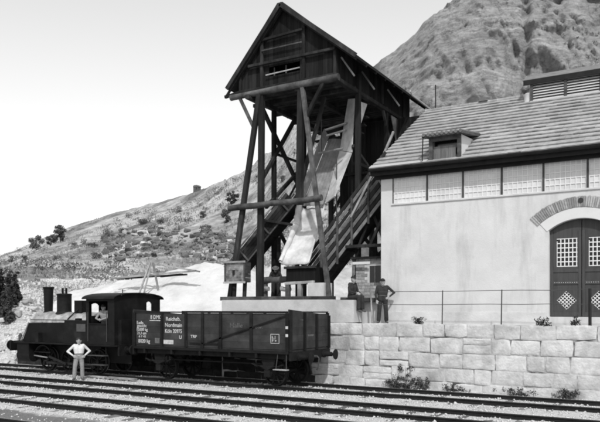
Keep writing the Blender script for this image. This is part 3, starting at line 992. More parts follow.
# ------------------------------------------------------------------ wooden loading tower
tw_ = thing('loading_tower', (-14, 26, PT), 'tall dark wooden loading tower with gabled cabin on raking timber legs', 'tower')
FY, BY = 23.2, 29.5
GX0, GX1, GZ = -16.37, -11.88, 11.45
AX, AZ = -14.24, 14.62


def T(p, q, w=.2, h=None, mat='timber', name='timber', up=(0, 1, 0)):
    return MB().beam(p, q, w, h, up=up, taper=rng.uniform(.9, 1.0)).build(name, mat, tw_)


# roof geometry
REL = (-16.82, 11.70); RER = (-10.93, 12.00)


def roof_z(x):
    if x < AX: return REL[1] + (x - REL[0]) / (AX - REL[0]) * (AZ - REL[1])
    return RER[1] + (RER[0] - x) / (RER[0] - AX) * (AZ - RER[1])


# gable planks front and back
npl = 22
for y, nm in ((FY, 1), (BY + 1.2, 0)):
    for i in range(npl):
        a = GX0 + (GX1 - GX0) * i / npl + .004; b = GX0 + (GX1 - GX0) * (i + 1) / npl - .004
        za, zb = roof_z(a) - .10, roof_z(b) - .10
        z0 = GZ + rng.uniform(-.02, .02)
        yo = rng.uniform(-.006, .006)
        lows = [(z0, None)]
        win = nm and a > -15.0 and b < -13.5
        if win:            # slot opening low in the gable
            zs0, zs1 = 11.95, 12.32
            MB().prism([(a, z0), (b, z0), (b, zs0), (a, zs0)], y + yo, y + yo + .03, 'y').build('plank', 'plank', tw_, smooth=False)
            MB().prism([(a, zs1), (b, zs1), (b, zb), (a, za)], y + yo, y + yo + .03, 'y').build('plank', 'plank', tw_, smooth=False)
        else:
            MB().prism([(a, z0), (b, z0), (b, zb), (a, za)], y + yo, y + yo + .03, 'y').build('plank', 'plank', tw_, smooth=False)
# side planks
nside = 34
for X in (GX0, GX1):
    for i in range(nside):
        a = FY + .04 + (BY + 1.15 - FY) * i / nside; b = FY + .03 + (BY + 1.15 - FY) * (i + 1) / nside
        xo = rng.uniform(-.006, .006)
        MB().box(X - .03 + xo, X + xo, a + .003, b - .003, GZ + rng.uniform(-.02, .02), roof_z(X) - .09).build('plank', 'plank', tw_, smooth=False)
# floor
for i in range(24):
    a = FY + .05 + (BY + 1.0 - FY) * i / 24
    MB().box(GX0 + .04, GX1 - .06, a, a + .24, GZ - .02, GZ + .03).build('floor_board', 'timber', tw_, smooth=False)
# roof slabs
m = MB()
m.prism([REL, (AX - .12, AZ + .03), (AX + .12, AZ + .03), RER, (RER[0] - .04, RER[1] - .07), (AX, AZ - .09), (REL[0] + .04, REL[1] - .07)], FY - .32, 31.3, 'y')
m.build('roof', 'roof_felt', tw_, smooth=False)
for i in range(15):      # purlin ends / eave boards seen from below
    pass
for y in np.arange(FY - .2, 31.2, 0.92):
    MB().beam((RER[0] - .05, y, RER[1] - .12), (AX, y, AZ - .14), .07, .09).build('rafter', 'plank', tw_)
    MB().beam((REL[0] + .05, y, REL[1] - .12), (AX, y, AZ - .14), .07, .09).build('rafter', 'plank', tw_)
# barge boards
for e in (REL, RER):
    MB().beam((e[0], FY - .335, e[1] - .04), (AX, FY - .335, AZ - .03), .025, .17, up=(0, 0, 1)).build('barge_board', 'timber', tw_)
# gable framing on the outside
T((-15.25, FY - .06, GZ - .3), (-15.25, FY - .06, 13.45), .13, name='stud')
T((-13.30, FY - .06, GZ - .3), (-13.30, FY - .06, 13.75), .13, name='stud')
T((-16.30, FY - .055, GZ), (-16.30, FY - .055, 12.15), .11, name='stud')
T((-11.95, FY - .055, GZ), (-11.95, FY - .055, 12.62), .11, name='stud')
T((-16.35, FY - .07, 12.50 - .75), (-11.9, FY - .07, 12.50), .10, name='girt') if False else None
T((-15.85, FY - .14, 12.46), (-11.9, FY - .14, 12.46), .11, name='girt')
T((-15.25, FY - .14, 13.40), (-13.30, FY - .14, 13.47), .10, name='girt')
T((-15.2, FY - .14, 12.98), (-13.35, FY - .14, 12.98), .06, name='girt', mat='timber_mid')
T((-16.37, FY - .05, GZ + .05), (-11.85, FY - .05, GZ + .05), .13, .16, name='girt')
# pale plank at the slot and things on it
T((-15.02, FY - .12, 11.98), (-13.45, FY - .12, 12.02), .05, .04, mat='timber_pale', name='slot_ledge')
T((-14.75, FY + .1, 11.95), (-14.75, FY + .1, 12.3), .05, mat='timber_mid', name='slot_post')
T((-14.2, FY + .1, 11.95), (-14.2, FY + .1, 12.3), .05, mat='timber_mid', name='slot_post')
# front log and side beam under the floor
MB().log((-16.75, FY - .12, 11.33), (-11.75, FY - .12, 11.36), .12, .13, seed=3, wob=.07).build('floor_log', 'timber_mid', tw_)
T((GX1 + .02, FY - .1, 11.30), (GX1 + .02, BY + 1.1, 11.30), .16, .22, name='floor_beam')
T((-15.8, FY - .3, 11.20), (-15.8, BY + 1.0, 11.20), .18, .2, name='floor_beam')
T((-13.6, FY - .1, 11.22), (-13.6, BY + 1.0, 11.22), .18, .2, name='floor_beam')
for y in (24.6, 26.2, 27.8, 29.3):
    T((GX0 - .25, y, 11.36), (GX1 + .1, y, 11.36), .15, .16, name='joist')
# left outrigger with strut
T((-17.05, FY - .1, 11.42), (-16.3, FY - .1, 11.50), .12, name='outrigger')
T((-17.02, FY - .1, 11.40), (-16.33, FY - .1, 12.20), .09, name='strut')
# front legs
T((-15.36, FY - .02, PT), (-15.28, FY - .02, 11.3), .24, name='post')
T((-16.80, FY - .12, PT), (-15.35, FY - .10, 11.25), .20, name='raking_leg', mat='timber')
T((-13.52, FY - .02, 6.70), (-13.45, FY - .02, 11.3), .25, name='post')
T((-12.12, FY - .16, PT), (-13.35, FY - .10, 11.3), .17, name='raking_leg', mat='timber_mid')
# cross rail
MB().log((-16.72, FY - .28, 6.74), (-12.40, FY - .28, 6.84), .115, .12, seed=5, wob=.08).build('cross_rail', 'timber_mid', tw_)
T((-16.32, FY - .1, 11.3), (-15.62, FY - .12, 9.98), .12, name='knee_brace', mat='timber_mid')
T((-13.2, FY - .1, 10.0), (-12.38, FY - .1, 11.32), .15, name='knee_brace')
# left side frame with crossed braces
LX = -15.8
T((LX, 24.92, PT), (LX, 24.92, 11.1), .19, name='post')
T((LX, 27.5, PT), (LX, 27.5, 11.1), .2, name='post')
T((LX, 23.9, 11.1), (LX - .02, 26.9, 8.35), .16, name='brace')
T((LX + .1, 26.5, 11.1), (LX + .1, 23.75, 7.9), .16, name='brace')
T((LX, 27.45, 9.2), (LX, 24.3, 6.9), .15, name='brace')
T((LX + .12, 27.3, 9.0), (LX + .12, 25.2, 6.7), .08, name='brace')
T((LX, 24.9, 9.3), (LX, 27.5, 9.3), .10, name='brace')
T((LX, 24.9, 6.4), (LX, 27.5, 4.0), .14, name='brace')
# right side frame
T((GX1 + .06, 24.92, PT), (GX1 + .06, 24.92, 12.0), .2, name='post')
T((GX1, 27.9, PT), (GX1, 27.9, 11.2), .18, name='post')
T((GX1 - .05, 29.9, PT), (GX1 - .05, 29.9, 11.2), .2, name='post')
T((GX1 + .02, 27.5, 11.25), (GX1 + .02, 28.3, 9.9), .11, name='strut', mat='timber_mid')
T((GX1 + .3, 28.0, 10.35), (GX1 + .2, 24.75, 6.5), .09, name='strut', mat='timber_pale')
T((GX1 - .2, 25.0, 9.2), (GX1 - .2, 29.8, 7.2), .14, name='brace')
T((GX1 - .1, 29.8, 9.6), (GX1 - .1, 25.1, 6.9), .14, name='brace')
T((GX1 - .1, 25.0, 8.5), (GX1 - .1, 29.9, 8.5), .14, name='brace')
T((GX1 - .05, 24.9, 6.2), (GX1 - .05, 29.9, 6.1), .14, name='brace')
T((GX1 - .1, 25.0, 3.9), (GX1 - .1, 29.8, 6.1), .13, name='brace')
T((GX1 - .15, 29.8, 3.9), (GX1 - .15, 25.0, 6.0), .13, name='brace')
# rear posts seen through the legs
for x in (-13.6, LX):
    T((x, 30.2, PT), (x, 30.2, 11.2), .22, name='post')
T((-13.6, 30.2, 10.8), (LX, 30.2, 7.2), .14, name='brace')
T((LX, 30.2, 6.8), (-13.6, 30.2, 3.6), .14, name='brace')
T((-13.6, 30.1, 7.0), (GX1, 30.1, 10.5), .14, name='brace')
T((GX1, 30.1, 7.0), (-13.6, 30.1, 4.0), .14, name='brace')
x = -14.7
while x < -10.7:
    w = rng.uniform(.17, .26)
    if rng.random() > .10:
        z0 = rng.uniform(7.0, 7.6) if rng.random() > .2 else rng.uniform(8.2, 9.0)
        MB().box(x, x + w - .015, 29.0 + rng.uniform(-.01, .01), 29.03, z0, 11.2).build('rear_board', 'plank', tw_, smooth=False)
    x += w
T((-14.8, 28.95, 8.9), (-10.8, 28.95, 8.9), .12, name='girt')
# interior diagonal timbers near the chute head
T((-13.78, FY + .12, 6.75), (-13.0, 24.3, 11.1), .14, name='brace')
for k, z in enumerate((10.75, 10.35, 9.95)):
    T((-14.6, 26.9 - k * .25, z), (-12.3, 26.9 - k * .25, z + .1), .05, .30, name='board', mat='timber')
T((-13.64, 25.6, 10.17), (-12.65, 25.6, 10.33), .06, .14, name='board', mat='timber_pale')
T((-13.54, 25.5, 9.90), (-12.65, 25.5, 10.02), .06, .10, name='board', mat='timber_pale')
# eave struts along the right side, white gutter
for y in (23.5, 25.35, 28.0):
    T((GX1 + .03, y, 12.25), (GX1 + .58, y, 11.45), .06, name='eave_strut', mat='timber_pale')
for y in (25.0, 27.4, 29.8):
    T((GX1 + .03, y, GZ), (GX1 + .03, y, roof_z(GX1) - .1), .10, name='stud')
MB().tube([(RER[0] + .10, 28.1, 12.05), (RER[0] + .06, 28.4, 11.96), (RER[0] + .05, 31.2, 11.93)], .035, 8).build('gutter_pipe', 'zinc', tw_)
# weather board where the cabin meets the factory roof
m = MB(); m.prism([(28.4, 11.25), (29.8, 11.25), (29.8, 10.2), (29.0, 10.2)], GX1 + .0, GX1 + .04, 'x'); m.build('weather_board', 'timber_pale', tw_, smooth=False)

# ------------------------------------------------------------------ stone chute inside the tower
ch = thing('stone_chute', (-13.3, 23.5, PT), 'pale dusty wooden chute running steeply down through the tower', 'chute')
c0 = Vector((0, 26.9, 10.55)); c1 = Vector((0, 24.55, 6.75)); c2 = Vector((0, 22.95, 4.36))
CXL, CXR = -14.0, -12.75


def slab(x0a, x1a, A, x0b, x1b, B, th=.05):
    d = (B - A).normalized(); nn = Vector((0, -d.z, d.y)); nn = nn if nn.z < 0 else -nn
    nn = nn * th
    return MB().add([(x0a, A.y, A.z), (x1a, A.y, A.z), (x1b, B.y, B.z), (x0b, B.y, B.z),
                     (x0a, A.y + nn.y, A.z + nn.z), (x1a, A.y + nn.y, A.z + nn.z), (x1b, B.y + nn.y, B.z + nn.z), (x0b, B.y + nn.y, B.z + nn.z)],
                    [(0, 1, 2, 3), (7, 6, 5, 4), (0, 4, 5, 1), (1, 5, 6, 2), (2, 6, 7, 3), (3, 7, 4, 0)])


fTL, fTR, fBL, fBR = Vector((-13.86, 26.3, 10.0)), Vector((-13.10, 26.3, 9.85)), Vector((-14.10, 24.4, 6.86)), Vector((-13.12, 24.4, 6.84))


def sheet(pts, th, name, mat):
    """thick board from a planar-ish outline"""
    pts = [Vector(p) for p in pts]
    nn = (pts[1] - pts[0]).cross(pts[2] - pts[1]).normalized() * th
    k = len(pts)
    return MB().add(pts + [p + nn for p in pts], [tuple(range(k)), tuple(range(2 * k - 1, k - 1, -1))] + [(i, i + k, (i + 1) % k + k, (i + 1) % k) for i in range(k)]).build(name, mat, ch, smooth=False)


for i in range(6):
    a, b = i / 6 + .004, (i + 1) / 6 - .004
    sheet([fTL.lerp(fTR, a), fTL.lerp(fTR, b), fBL.lerp(fBR, b), fBL.lerp(fBR, a)], .04, 'floor_plank', 'chute_floor')
# tall pale board on the right of the trough, in two lengths
sheet([(-12.75, 25.9, 11.42), (-12.30, 25.6, 11.30), (-12.15, 25.0, 8.95), (-13.06, 25.75, 9.28)], .04, 'side_board', 'chute')
sheet([(-13.07, 25.75, 9.26), (-12.16, 25.0, 8.93), (-12.40, 24.0, 7.06), (-13.04, 24.38, 6.86)], .04, 'side_board', 'chute')
# flared board outside the long post
sheet([(-11.98, 25.15, 11.05), (-11.98, 26.15, 11.16), (-11.98, 25.2, 9.65), (-11.98, 25.08, 9.65)], .04, 'flared_board', 'chute')
# low left board
sheet([(-13.90, 26.3, 10.05), (-13.95, 26.0, 10.35), (-14.2, 24.2, 7.2), (-14.15, 24.42, 6.86)], .04, 'side_board', 'chute_floor')
# lower apron: sagging, dust-caked sheet with a rolled left rim
NU, NV = 10, 16
vs = []; fs = []
for j in range(NV + 1):
    t = j / NV
    A = c1.lerp(c2, t)
    sag = -.10 * math.sin(t * PI)
    xl = -14.16 - .06 * t + .10 * math.sin(t * PI); xr = -13.10 + .16 * t
    for i in range(NU + 1):
        u = i / NU
        lip = .16 * max(0, (0.16 - u) / 0.16) ** 1.5 + .10 * max(0, (u - .88) / .12)
        vs.append((xl + (xr - xl) * u, A.y + sag * .5 - lip * .8 + .02 * fbm(u * 5, t * 5, 4), A.z + sag + lip * .6 + .025 * fbm(u * 4, t * 6, 9)))
for j in range(NV):
    for i in range(NU):
        a = j * (NU + 1) + i
        fs.append((a, a + 1, a + NU + 2, a + NU + 1))
ap = MB().add(vs, fs).build('apron', 'chute', ch)
md = ap.modifiers.new('thick', 'SOLIDIFY'); md.thickness = .04
rim = MB().log((-14.16, 24.3, 6.95), (-14.08, 23.85, 6.0), .13, .12, seed=9, wob=.12).build('rim', 'chute', ch)
rim2 = MB().log((-14.08, 23.85, 6.0), (-14.2, 22.88, 4.5), .12, .08, seed=10, wob=.12).build('rim', 'chute', ch)
# bin under the lip
m = MB(); m.box(-14.05, -12.75, 23.05, 24.3, 3.62, 4.24); m.build('hopper_body', 'plank', ch, smooth=False)
T2 = lambda p, q, w, mat, nm: MB().beam(p, q, w, up=(0, 1, 0)).build(nm, mat, ch)
T2((-14.05, 22.98, 3.62), (-12.75, 22.98, 3.66), .11, 'timber_pale', 'hopper_rail')
T2((-14.1, 23.0, 4.24), (-12.7, 23.0, 4.24), .10, 'timber', 'hopper_rail')
for x in (-13.95, -13.4, -12.85):
    T2((x, 23.02, PT), (x, 23.02, 3.6), .17, 'timber_pale' if x == -13.4 else 'timber_mid', 'hopper_leg')
m = MB(); m.box(-12.95, -12.25, 22.82, 23.5, PT, 3.62); m.build('foot_block', 'concrete', ch, smooth=False)
# thin hanging rods with cross handle
for x, y, z0, z1 in ((-12.62, 24.6, 6.0, 9.0), (-13.5, 24.95, 9.0, 10.6)):
    MB().cyl((x, y, z0), (x, y, z1), .022, .022, 8).build('rod', 'iron_grey', ch)
MB().cyl((-13.6, 24.9, 9.05), (-12.45, 24.85, 9.10), .05, .05, 8).build('cross_bar', 'timber_pale', ch)

# ------------------------------------------------------------------ inclined conveyors
cv = thing('conveyor_trough', (-15.8, 24.3, PT), 'dark plank conveyor trough climbing from the wooden skip box', 'conveyor')
p0 = Vector((-17.25, 24.35, 3.95)); p1 = Vector((-14.2, 24.35, 6.95))
ax = (p1 - p0).normalized(); upv = Vector((-ax.z, 0, ax.x))
for yo in (-.38, .38):
    for k in range(4):
        o_ = upv * (.16 * k + .05)
        a = p0 + o_ + Vector((0, yo, 0)); b = p1 + o_ + Vector((0, yo, 0))
        MB().beam(a + ax * rng.uniform(-.05, .1), b, .035, .15, up=upv, c=.004).build('side_plank', 'timber' if k < 3 else 'timber_mid', cv)
MB().beam(p0 + Vector((0, -.43, 0)) + upv * .66, p1 + Vector((0, -.43, 0)) + upv * .66, .05, .06, up=upv).build('edge_rail', 'timber_pale', cv)  # edge highlight painted in with pale timber
MB().beam(p0 + Vector((0, -.43, 0)) - upv * .06, p1 + Vector((0, -.43, 0)) - upv * .06, .05, .06, up=upv).build('edge_rail', 'timber_mid', cv)
MB().beam(p0 + Vector((0, .40, 0)) + upv * .70, p1 + Vector((0, .40, 0)) + upv * .70, .05, .06, up=upv).build('edge_rail', 'timber_mid', cv)
for i in range(7):
    t = i / 7
    a = p0.lerp(p1, t); b = p0.lerp(p1, (i + 1) / 7 - .003)
    MB().beam(a, b, .72, .03, up=upv, c=.003).build('floor_plank', 'timber', cv)
for t in (.25, .6, .9):
    a = p0.lerp(p1, t)
    MB().beam(a + Vector((0, -.44, 0)) - upv * .1, a + Vector((0, -.44, 0)) + upv * .75, .06, .06, up=(0, 1, 0)).build('cleat', 'timber_mid', cv)
    MB().beam((a.x, 24.7, PT), (a.x, 24.7, a.z - .1), .14, .14, up=(0, 1, 0)).build('support_leg', 'timber', cv)
MB().beam((-15.9, 23.85, 6.35), (-14.1, 23.85, 6.0), .10, .12, up=(0, 1, 0)).build('cross_tie', 'timber', cv)

M['skip_board'] = gmat('dusty_skip_board', 0.24, 0.5, 5, 0.9, 0.5, 30, ov=0.3, v2=0.09, mscale=3)
sk = thing('wooden_skip', (-16.2, 22.75, PT), 'weathered pale wooden box with frame at the conveyor foot', 'box')
bx0, bx1, by0, by1, bz0, bz1 = -16.66, -15.64, 22.52, 22.95, 3.70, 4.47
for k in range(5):
    z = bz0 + .02 + k * .156
    MB().box(bx0 + .03, bx1 - .03, by0 + .02, by0 + .05, z, z + .148).build('front_board', 'skip_board', sk, smooth=False)
    MB().box(bx1 - .05, bx1 - .02, by0 + .055, by1, z, z + .148).build('side_board', 'timber_mid', sk, smooth=False)
    MB().box(bx0 + .02, bx0 + .05, by0 + .055, by1, z, z + .148).build('side_board', 'timber_mid', sk, smooth=False)
MB().box(bx0 + .03, bx1 - .03, by0 + .055, by1, bz0 - .01, bz0 + .02).build('bottom_board', 'timber_mid', sk, smooth=False)
for x in (bx0, bx1 - .07): MB().box(x, x + .07, by0 - .02, by0 + .018, bz0 - .05, bz1 + .06).build('frame_post', 'timber_mid', sk)
for z in (bz0 - .05, bz1): MB().box(bx0 - .03, bx1 + .03, by0 - .05, by0 - .022, z, z + .075).build('frame_rail', 'timber_pale', sk)
for lx in (-16.35, -15.85): MB().beam((lx, by0 + .25, PT + .13), (lx + .03, by0 + .25, bz0 - .012), .13, .13, up=(0, 1, 0)).build('leg', 'timber', sk)
MB().cyl((-16.2, by0 - .005, 4.0), (-16.2, by0 - .005, 4.18), .05, .05, 10).build('catch', 'iron', sk)

M['ramp_slat'] = gmat('grey_ramp_slat', 0.19, 0.4, 3, .9, .5, 30, ov=.2, v2=.10)
rc = thing('slatted_ramp', (-12, 24.4, PT), 'steep slatted timber ramp rising to the factory eave', 'ramp')
q0 = Vector((-13.15, 24.2, 3.75)); q1 = Vector((-10.30, 24.2, 6.95))
ax = (q1 - q0).normalized(); upv = Vector((-ax.z, 0, ax.x))
for k in range(8):
    o_ = upv * (.02 + .155 * k)
    st0 = 0.0
    a = q0 + o_ + ax * (o_.z * -.55 + (.0 if k < 6 else .35)); b = q1 + o_
    over = max(0, b.x - (-10.32)) / ax.x
    b = q1 + o_ + ax * (abs(o_.x) / ax.x * .98)
    MB().beam(a, b, .04, .125, up=upv, c=.005).build('slat', 'timber' if k % 2 else 'ramp_slat', rc)
for k in range(8):
    o_ = upv * (.02 + .155 * k) + Vector((0, 1.0, 0))
    MB().beam(q0 + o_, q1 + o_ + ax * (abs((upv * (.02 + .155 * k)).x) / ax.x * .98), .04, .13, up=upv, c=.005).build('slat', 'timber', rc)
for i in range(8):
    a = q0.lerp(q1, i / 8) + Vector((0, .5, 0)); b = q0.lerp(q1, (i + 1) / 8 - .004) + Vector((0, .5, 0))
    MB().beam(a, b, .94, .035, up=upv, c=.003).build('deck_plank', 'timber', rc)
for t in (.06, .28, .50, .75):
    a = q0.lerp(q1, t)
    MB().beam((a.x, 24.14, a.z - .25), (a.x, 24.14, a.z + 1.6), .07, .07, up=(0, 1, 0)).build('upright', 'timber_mid', rc)
MB().beam((-13.15, 24.12, 3.4), (-12.95, 24.12, 5.65), .10, .08, up=(0, 1, 0)).build('end_post', 'timber_mid', rc)
MB().beam((-10.75, 24.12, 7.9), (-11.75, 24.12, 6.2), .085, .07, up=(0, 1, 0)).build('strut', 'timber_pale', rc)
MB().beam((-10.75, 24.10, 7.9), (-10.35, 24.10, 7.2), .075, .06, up=(0, 1, 0)).build('strut', 'timber_pale', rc)
MB().beam((-13.0, 24.3, PT), (-13.0, 24.3, 3.7), .14, up=(0, 1, 0)).build('leg', 'timber', rc)
MB().beam((-11.2, 25.2, PT), (-11.2, 25.2, 5.6), .14, up=(0, 1, 0)).build('leg', 'timber', rc)
MB().beam((-11.95, 24.08, 5.05), (-10.35, 24.08, 5.05), .12, up=(0, 1, 0)).build('tie_beam', 'timber', rc)
MB().beam((-11.1, 24.4, 5.0), (-10.45, 24.4, 6.3), .11, up=(0, 1, 0)).build('brace', 'timber', rc)
MB().beam((-10.4, 24.5, 5.0), (-11.0, 24.5, 6.4), .11, up=(0, 1, 0)).build('brace', 'timber', rc)
MB().beam((-11.6, 24.45, 5.0), (-11.2, 24.45, 5.9), .10, up=(0, 1, 0)).build('brace', 'timber', rc)

# small brick hut below the ramp
hut = thing('brick_hut', (-11, 24.6, PT - .05), 'small brick hut with dark window under the slatted ramp', 'hut')
hy = 24.45
MB().box(-11.68, -10.32, hy + .02, 25.8, PT - .08, 4.55).build('wall', 'concrete', hut, smooth=False)
row = 0; z = PT - .05
while z < 4.5:
    x = -11.70 - (.12 if row % 2 else 0)
    while x < -10.35:
        a, b = max(x, -11.70), min(x + .25, -10.30)
        if b - a > .05 and not (a < -10.62 and b > -11.12 and 3.55 < z < 4.3):
            MB().box(a + .006, b - .006, hy - rng.uniform(0, .008), hy + .04, z + .006, z + .114).build('brick', 'brick_pale', hut, smooth=False)
        x += .25
    z += .12; row += 1
MB().box(-11.10, -10.64, hy + .004, hy + .018, 3.56, 4.30).build('window', 'dark_glass', hut, smooth=False)
MB().beam((-10.87, hy - .01, 3.56), (-10.87, hy - .01, 4.3), .04, up=(0, 1, 0)).build('window_bar', 'timber_mid', hut)
m = MB(); m.prism([(-11.85, 4.58), (-10.28, 4.58), (-10.28, 4.66), (-11.85, 4.66)], hy - .15, 25.9, 'y'); m.build('roof', 'timber', hut, smooth=False)
MB().box(-11.75, -11.0, hy - .2, hy - .17, 4.36, 4.46).build('sign_board', 'plaster_white', hut, smooth=False)

# log barrier with stones beneath the tower, pole leaning by the corner
lb = thing('log_barrier', (-14.9, 23.6, PT), 'horizontal log barrier on short posts beside the hopper', 'barrier')
MB().log((-15.7, 23.7, 3.80), (-14.15, 23.7, 3.86), .14, .13, seed=21).build('log', 'timber_mid', lb)
for x in (-15.45, -14.35):
    MB().beam((x, 23.72, PT), (x, 23.72, 3.75), .15, up=(0, 1, 0)).build('post', 'timber_mid', lb)
MB().log((-15.6, 23.6, 3.42), (-15.2, 23.6, 3.44), .10, seed=22).build('log_stub', 'timber_pale', lb)
MB().log((-14.6, 23.6, 3.42), (-14.2, 23.6, 3.44), .10, seed=23).build('log_stub', 'timber_pale', lb)
pole = MB().log((-10.28, 22.86, 2.12), (-10.42, 23.06, 3.3), .035, .03, seed=31).build('leaning_pole', 'timber_pale')
tag(pole, 'pale thin pole leaning beside the building corner', 'pole')

# ------------------------------------------------------------------ lime heap and trestle
BL = [polar(p_, d_) + (h_, r_) for p_, d_, h_, r_ in ((206, 44, 6.05, 10), (228, 43.5, 6.0, 10), (250, 42.5, 5.2, 9), (180, 45, 5.7, 9.5), (150, 46, 5.5, 9.5), (118, 47, 5.1, 9), (90, 48, 4.6, 9), (60, 49, 4.0, 8))]


def heap_z(x, y):
    z = -1.0
    for cx, cy, h, r in BL:
        d = math.hypot(x - cx, (y - cy) * 1.05)
        c = h * (1 - d / r) if d < r else h * (1 - d / r)
        c = c - .35 * math.exp(-(d / 1.2) ** 2)
        # soft maximum
        z = math.log(math.exp(z * 2.2) + math.exp(c * 2.2)) / 2.2
    return z + .28 * fbm(x * .35, y * .35, 5, 5) + .07 * fbm(x * 1.6, y * 1.6, 6, 3) - .3


heap = grid_mesh('lime_heap', np.linspace(-56, -17.0, 210), np.linspace(23.2, 50, 140), lambda x, y: max(heap_z(x, y), -.6), 'lime')
tag(heap, 'broad white heap of quarried lime behind the train', 'heap')

tre = thing('plank_trestle', (-28.5, 31, 3.5), 'pale plank trestle standing on the white heap', 'trestle')


def TT(p, q, w, mat, nm): MB().beam(p, q, w, w * .8, up=(0, 0, 1)).build(nm, mat, tre)


TT((-31.9, 31.3, 4.50), (-25.2, 31.3, 4.80), .13, 'timber_pale', 'trough_rail')
TT((-31.9, 31.7, 4.50), (-26.2, 31.7, 4.62), .13, 'timber_mid', 'trough_rail')
TT((-28.6, 31.2, 5.35), (-25.0, 31.4, 4.75), .11, 'timber_pale', 'trough_rail')
TT((-28.4, 31.0, 5.4), (-29.5, 30.6, 2.3), .11, 'timber_pale', 'leg')
TT((-28.3, 31.1, 5.4), (-28.3, 31.9, 2.6), .11, 'timber_pale', 'leg')
TT((-28.35, 31.05, 5.4), (-28.7, 30.3, 2.2), .09, 'timber_pale', 'leg')
m = MB(); m.prism([(-30.9, 4.44), (-29.6, 4.47), (-29.6, 4.54), (-30.9, 4.51)], 31.4, 31.6, 'y'); m.build('trough', 'timber', tre, smooth=False)
m = MB(); m.prism([(-28.0, 4.48), (-26.4, 4.58), (-26.4, 4.68), (-28.0, 4.60)], 31.4, 31.6, 'y'); m.build('trough', 'timber', tre, smooth=False)

# ------------------------------------------------------------------ open goods wagon
WXL, WXR, WY0, WY1 = -18.45, -11.62, 19.22, 22.02
WF, WT = 1.27, 2.49
wg = thing('goods_wagon', ((WXL + WXR) / 2, 20.62, 0), 'dark open goods wagon with white lettering on its plank side', 'wagon')
posts = [WXL + .05, -17.05, -15.92, -15.17, -14.38, -13.10, WXR - .05]
npk = 5
for yy, sgn in ((WY0, -1), (WY1, 1)):
    for k in range(npk):
        z0 = WF + .02 + (WT - WF - .05) * k / npk; z1 = WF + .02 + (WT - WF - .05) * (k + 1) / npk - .006
        y0, y1 = (yy + .02, yy + .055) if sgn < 0 else (yy - .055, yy - .02)
        MB().box(WXL + .06, WXR - .06, y0 + rng.uniform(-.002, .002), y1, z0, z1).build('side_plank', 'wagon', wg, smooth=False)
    ya = yy - .012 if sgn < 0 else yy - .02
    for i, x in enumerate(posts):
        w = .055 if 0 < i < len(posts) - 1 else .06
        yA, yB = (yy - .03, yy + .018) if sgn < 0 else (yy - .018, yy + .03)
        MB().box(x - w, x + w, yA, yB, WF - .02, WT).build('post', 'wagon_iron', wg)
    yA, yB = (yy - .02, yy + .06) if sgn < 0 else (yy - .06, yy + .02)
    MB().box(WXL + .03, WXR - .03, yA, yB, WT + .001, WT + .05).build('top_rail', 'wagon_iron', wg)
    MB().box(WXL, WXR, yA - .01, yB, WF - .12, WF - .022).build('bottom_rail', 'wagon_iron', wg)
# diagonal braces and door
MB().beam((-14.95, WY0 - .02, WF + .18), (WXR - .12, WY0 - .02, WT - .08), .05, .02, up=(0, 1, 0)).build('diagonal_brace', 'wagon_iron', wg)
for x in (-15.86, -15.22, -14.45):
    MB().cyl((x, WY0 - .035, WF + .0), (x, WY0 - .035, WF + .24), .02, .02, 8).build('hinge', 'wagon_iron', wg)
MB().box(-15.75, -14.5, WY0 - .03, WY0 + .0, WF + .13, WF + .17).build('door_bar', 'wagon_iron', wg)
# end walls
for x, sg in ((WXL, -1), (WXR, 1)):
    for k in range(npk):
        y0 = WY0 + .06
        za = WF + .02 + (WT - WF) * k / npk; zb = WF + .02 + (WT - WF) * (k + 1) / npk - .006
        xa, xb = (x - .02, x + .02)
        if k == npk - 1:
            MB().prism([(WY0 + .0, za), (WY1 - .0, za), (WY1 - .0, WT - .08), (WY0 + .0, WT + .13)], xa, xb, 'x').build('end_plank', 'wagon', wg, smooth=False)
        else:
            MB().box(xa, xb, WY0 + .06, WY1 - .06, za, zb).build('end_plank', 'wagon', wg, smooth=False)
    xa, xb = (x + .021, x + .08) if sg > 0 else (x - .08, x - .021)
    for yy in (WY0 + .06, WY0 + .98, WY1 - .98, WY1 - .06):
        zt = WT + .10 - .2 * (yy - WY0) / (WY1 - WY0)
        MB().box(xa, xb, yy - .055, yy + .055, WF - .05, zt).build('end_post', 'wagon_iron', wg)
    MB().box(min(x, x + sg * .07), max(x, x + sg * .07), WY0 + .02, WY1 - .02, WF - .34, WF - .06).build('headstock', 'wagon_iron', wg)
    xe = x + sg * .07
    for yy in (20.62 - .875, 20.62 + .875):
        b = MB().lathe((xe, yy, 1.04), (sg, 0, 0), [(0, .13), (.06, .13), (.07, .095), (.34, .075), (.35, .05), (.46, .05)], 16).build('buffer', 'wagon_iron', wg)
        MB().lathe((xe + sg * .46, yy, 1.04), (sg, 0, 0), [(0, .17), (.03, .19), (.055, .12), (.06, .01)], 20).build('buffer_head', 'wagon_iron', b)
    hk = MB(); hk.beam((xe, 20.62, 1.02), (xe + sg * .22, 20.62, 1.02), .06)
    hk.tube([(xe + sg * .22, 20.62, 1.02), (xe + sg * .30, 20.62, .95), (xe + sg * .27, 20.62, .62), (xe + sg * .20, 20.62, .55)], .025)
    hk.build('coupling', 'iron_grey', wg)
    MB().tube([(xe + sg * .02, 20.4, .9), (xe + sg * .10, 20.38, .7), (xe + sg * .16, 20.36, .42)], .025).build('brake_hose', 'wagon_iron', wg)
MB().box(WXL, WXR, WY0 + .03, WY1 - .03, WF - .06, WF - .002).build('floor', 'wagon', wg, smooth=False)
for yy in (20.02, 21.22):
    MB().box(WXL + .05, WXR - .05, yy - .04, yy + .04, WF - .30, WF - .062).build('sole_bar', 'wagon_iron', wg)
MB().box(WXL + .08, WXR - .08, WY0 + .12, WY0 + .18, WF - .30, WF - .125).build('sole_bar', 'wagon_iron', wg)


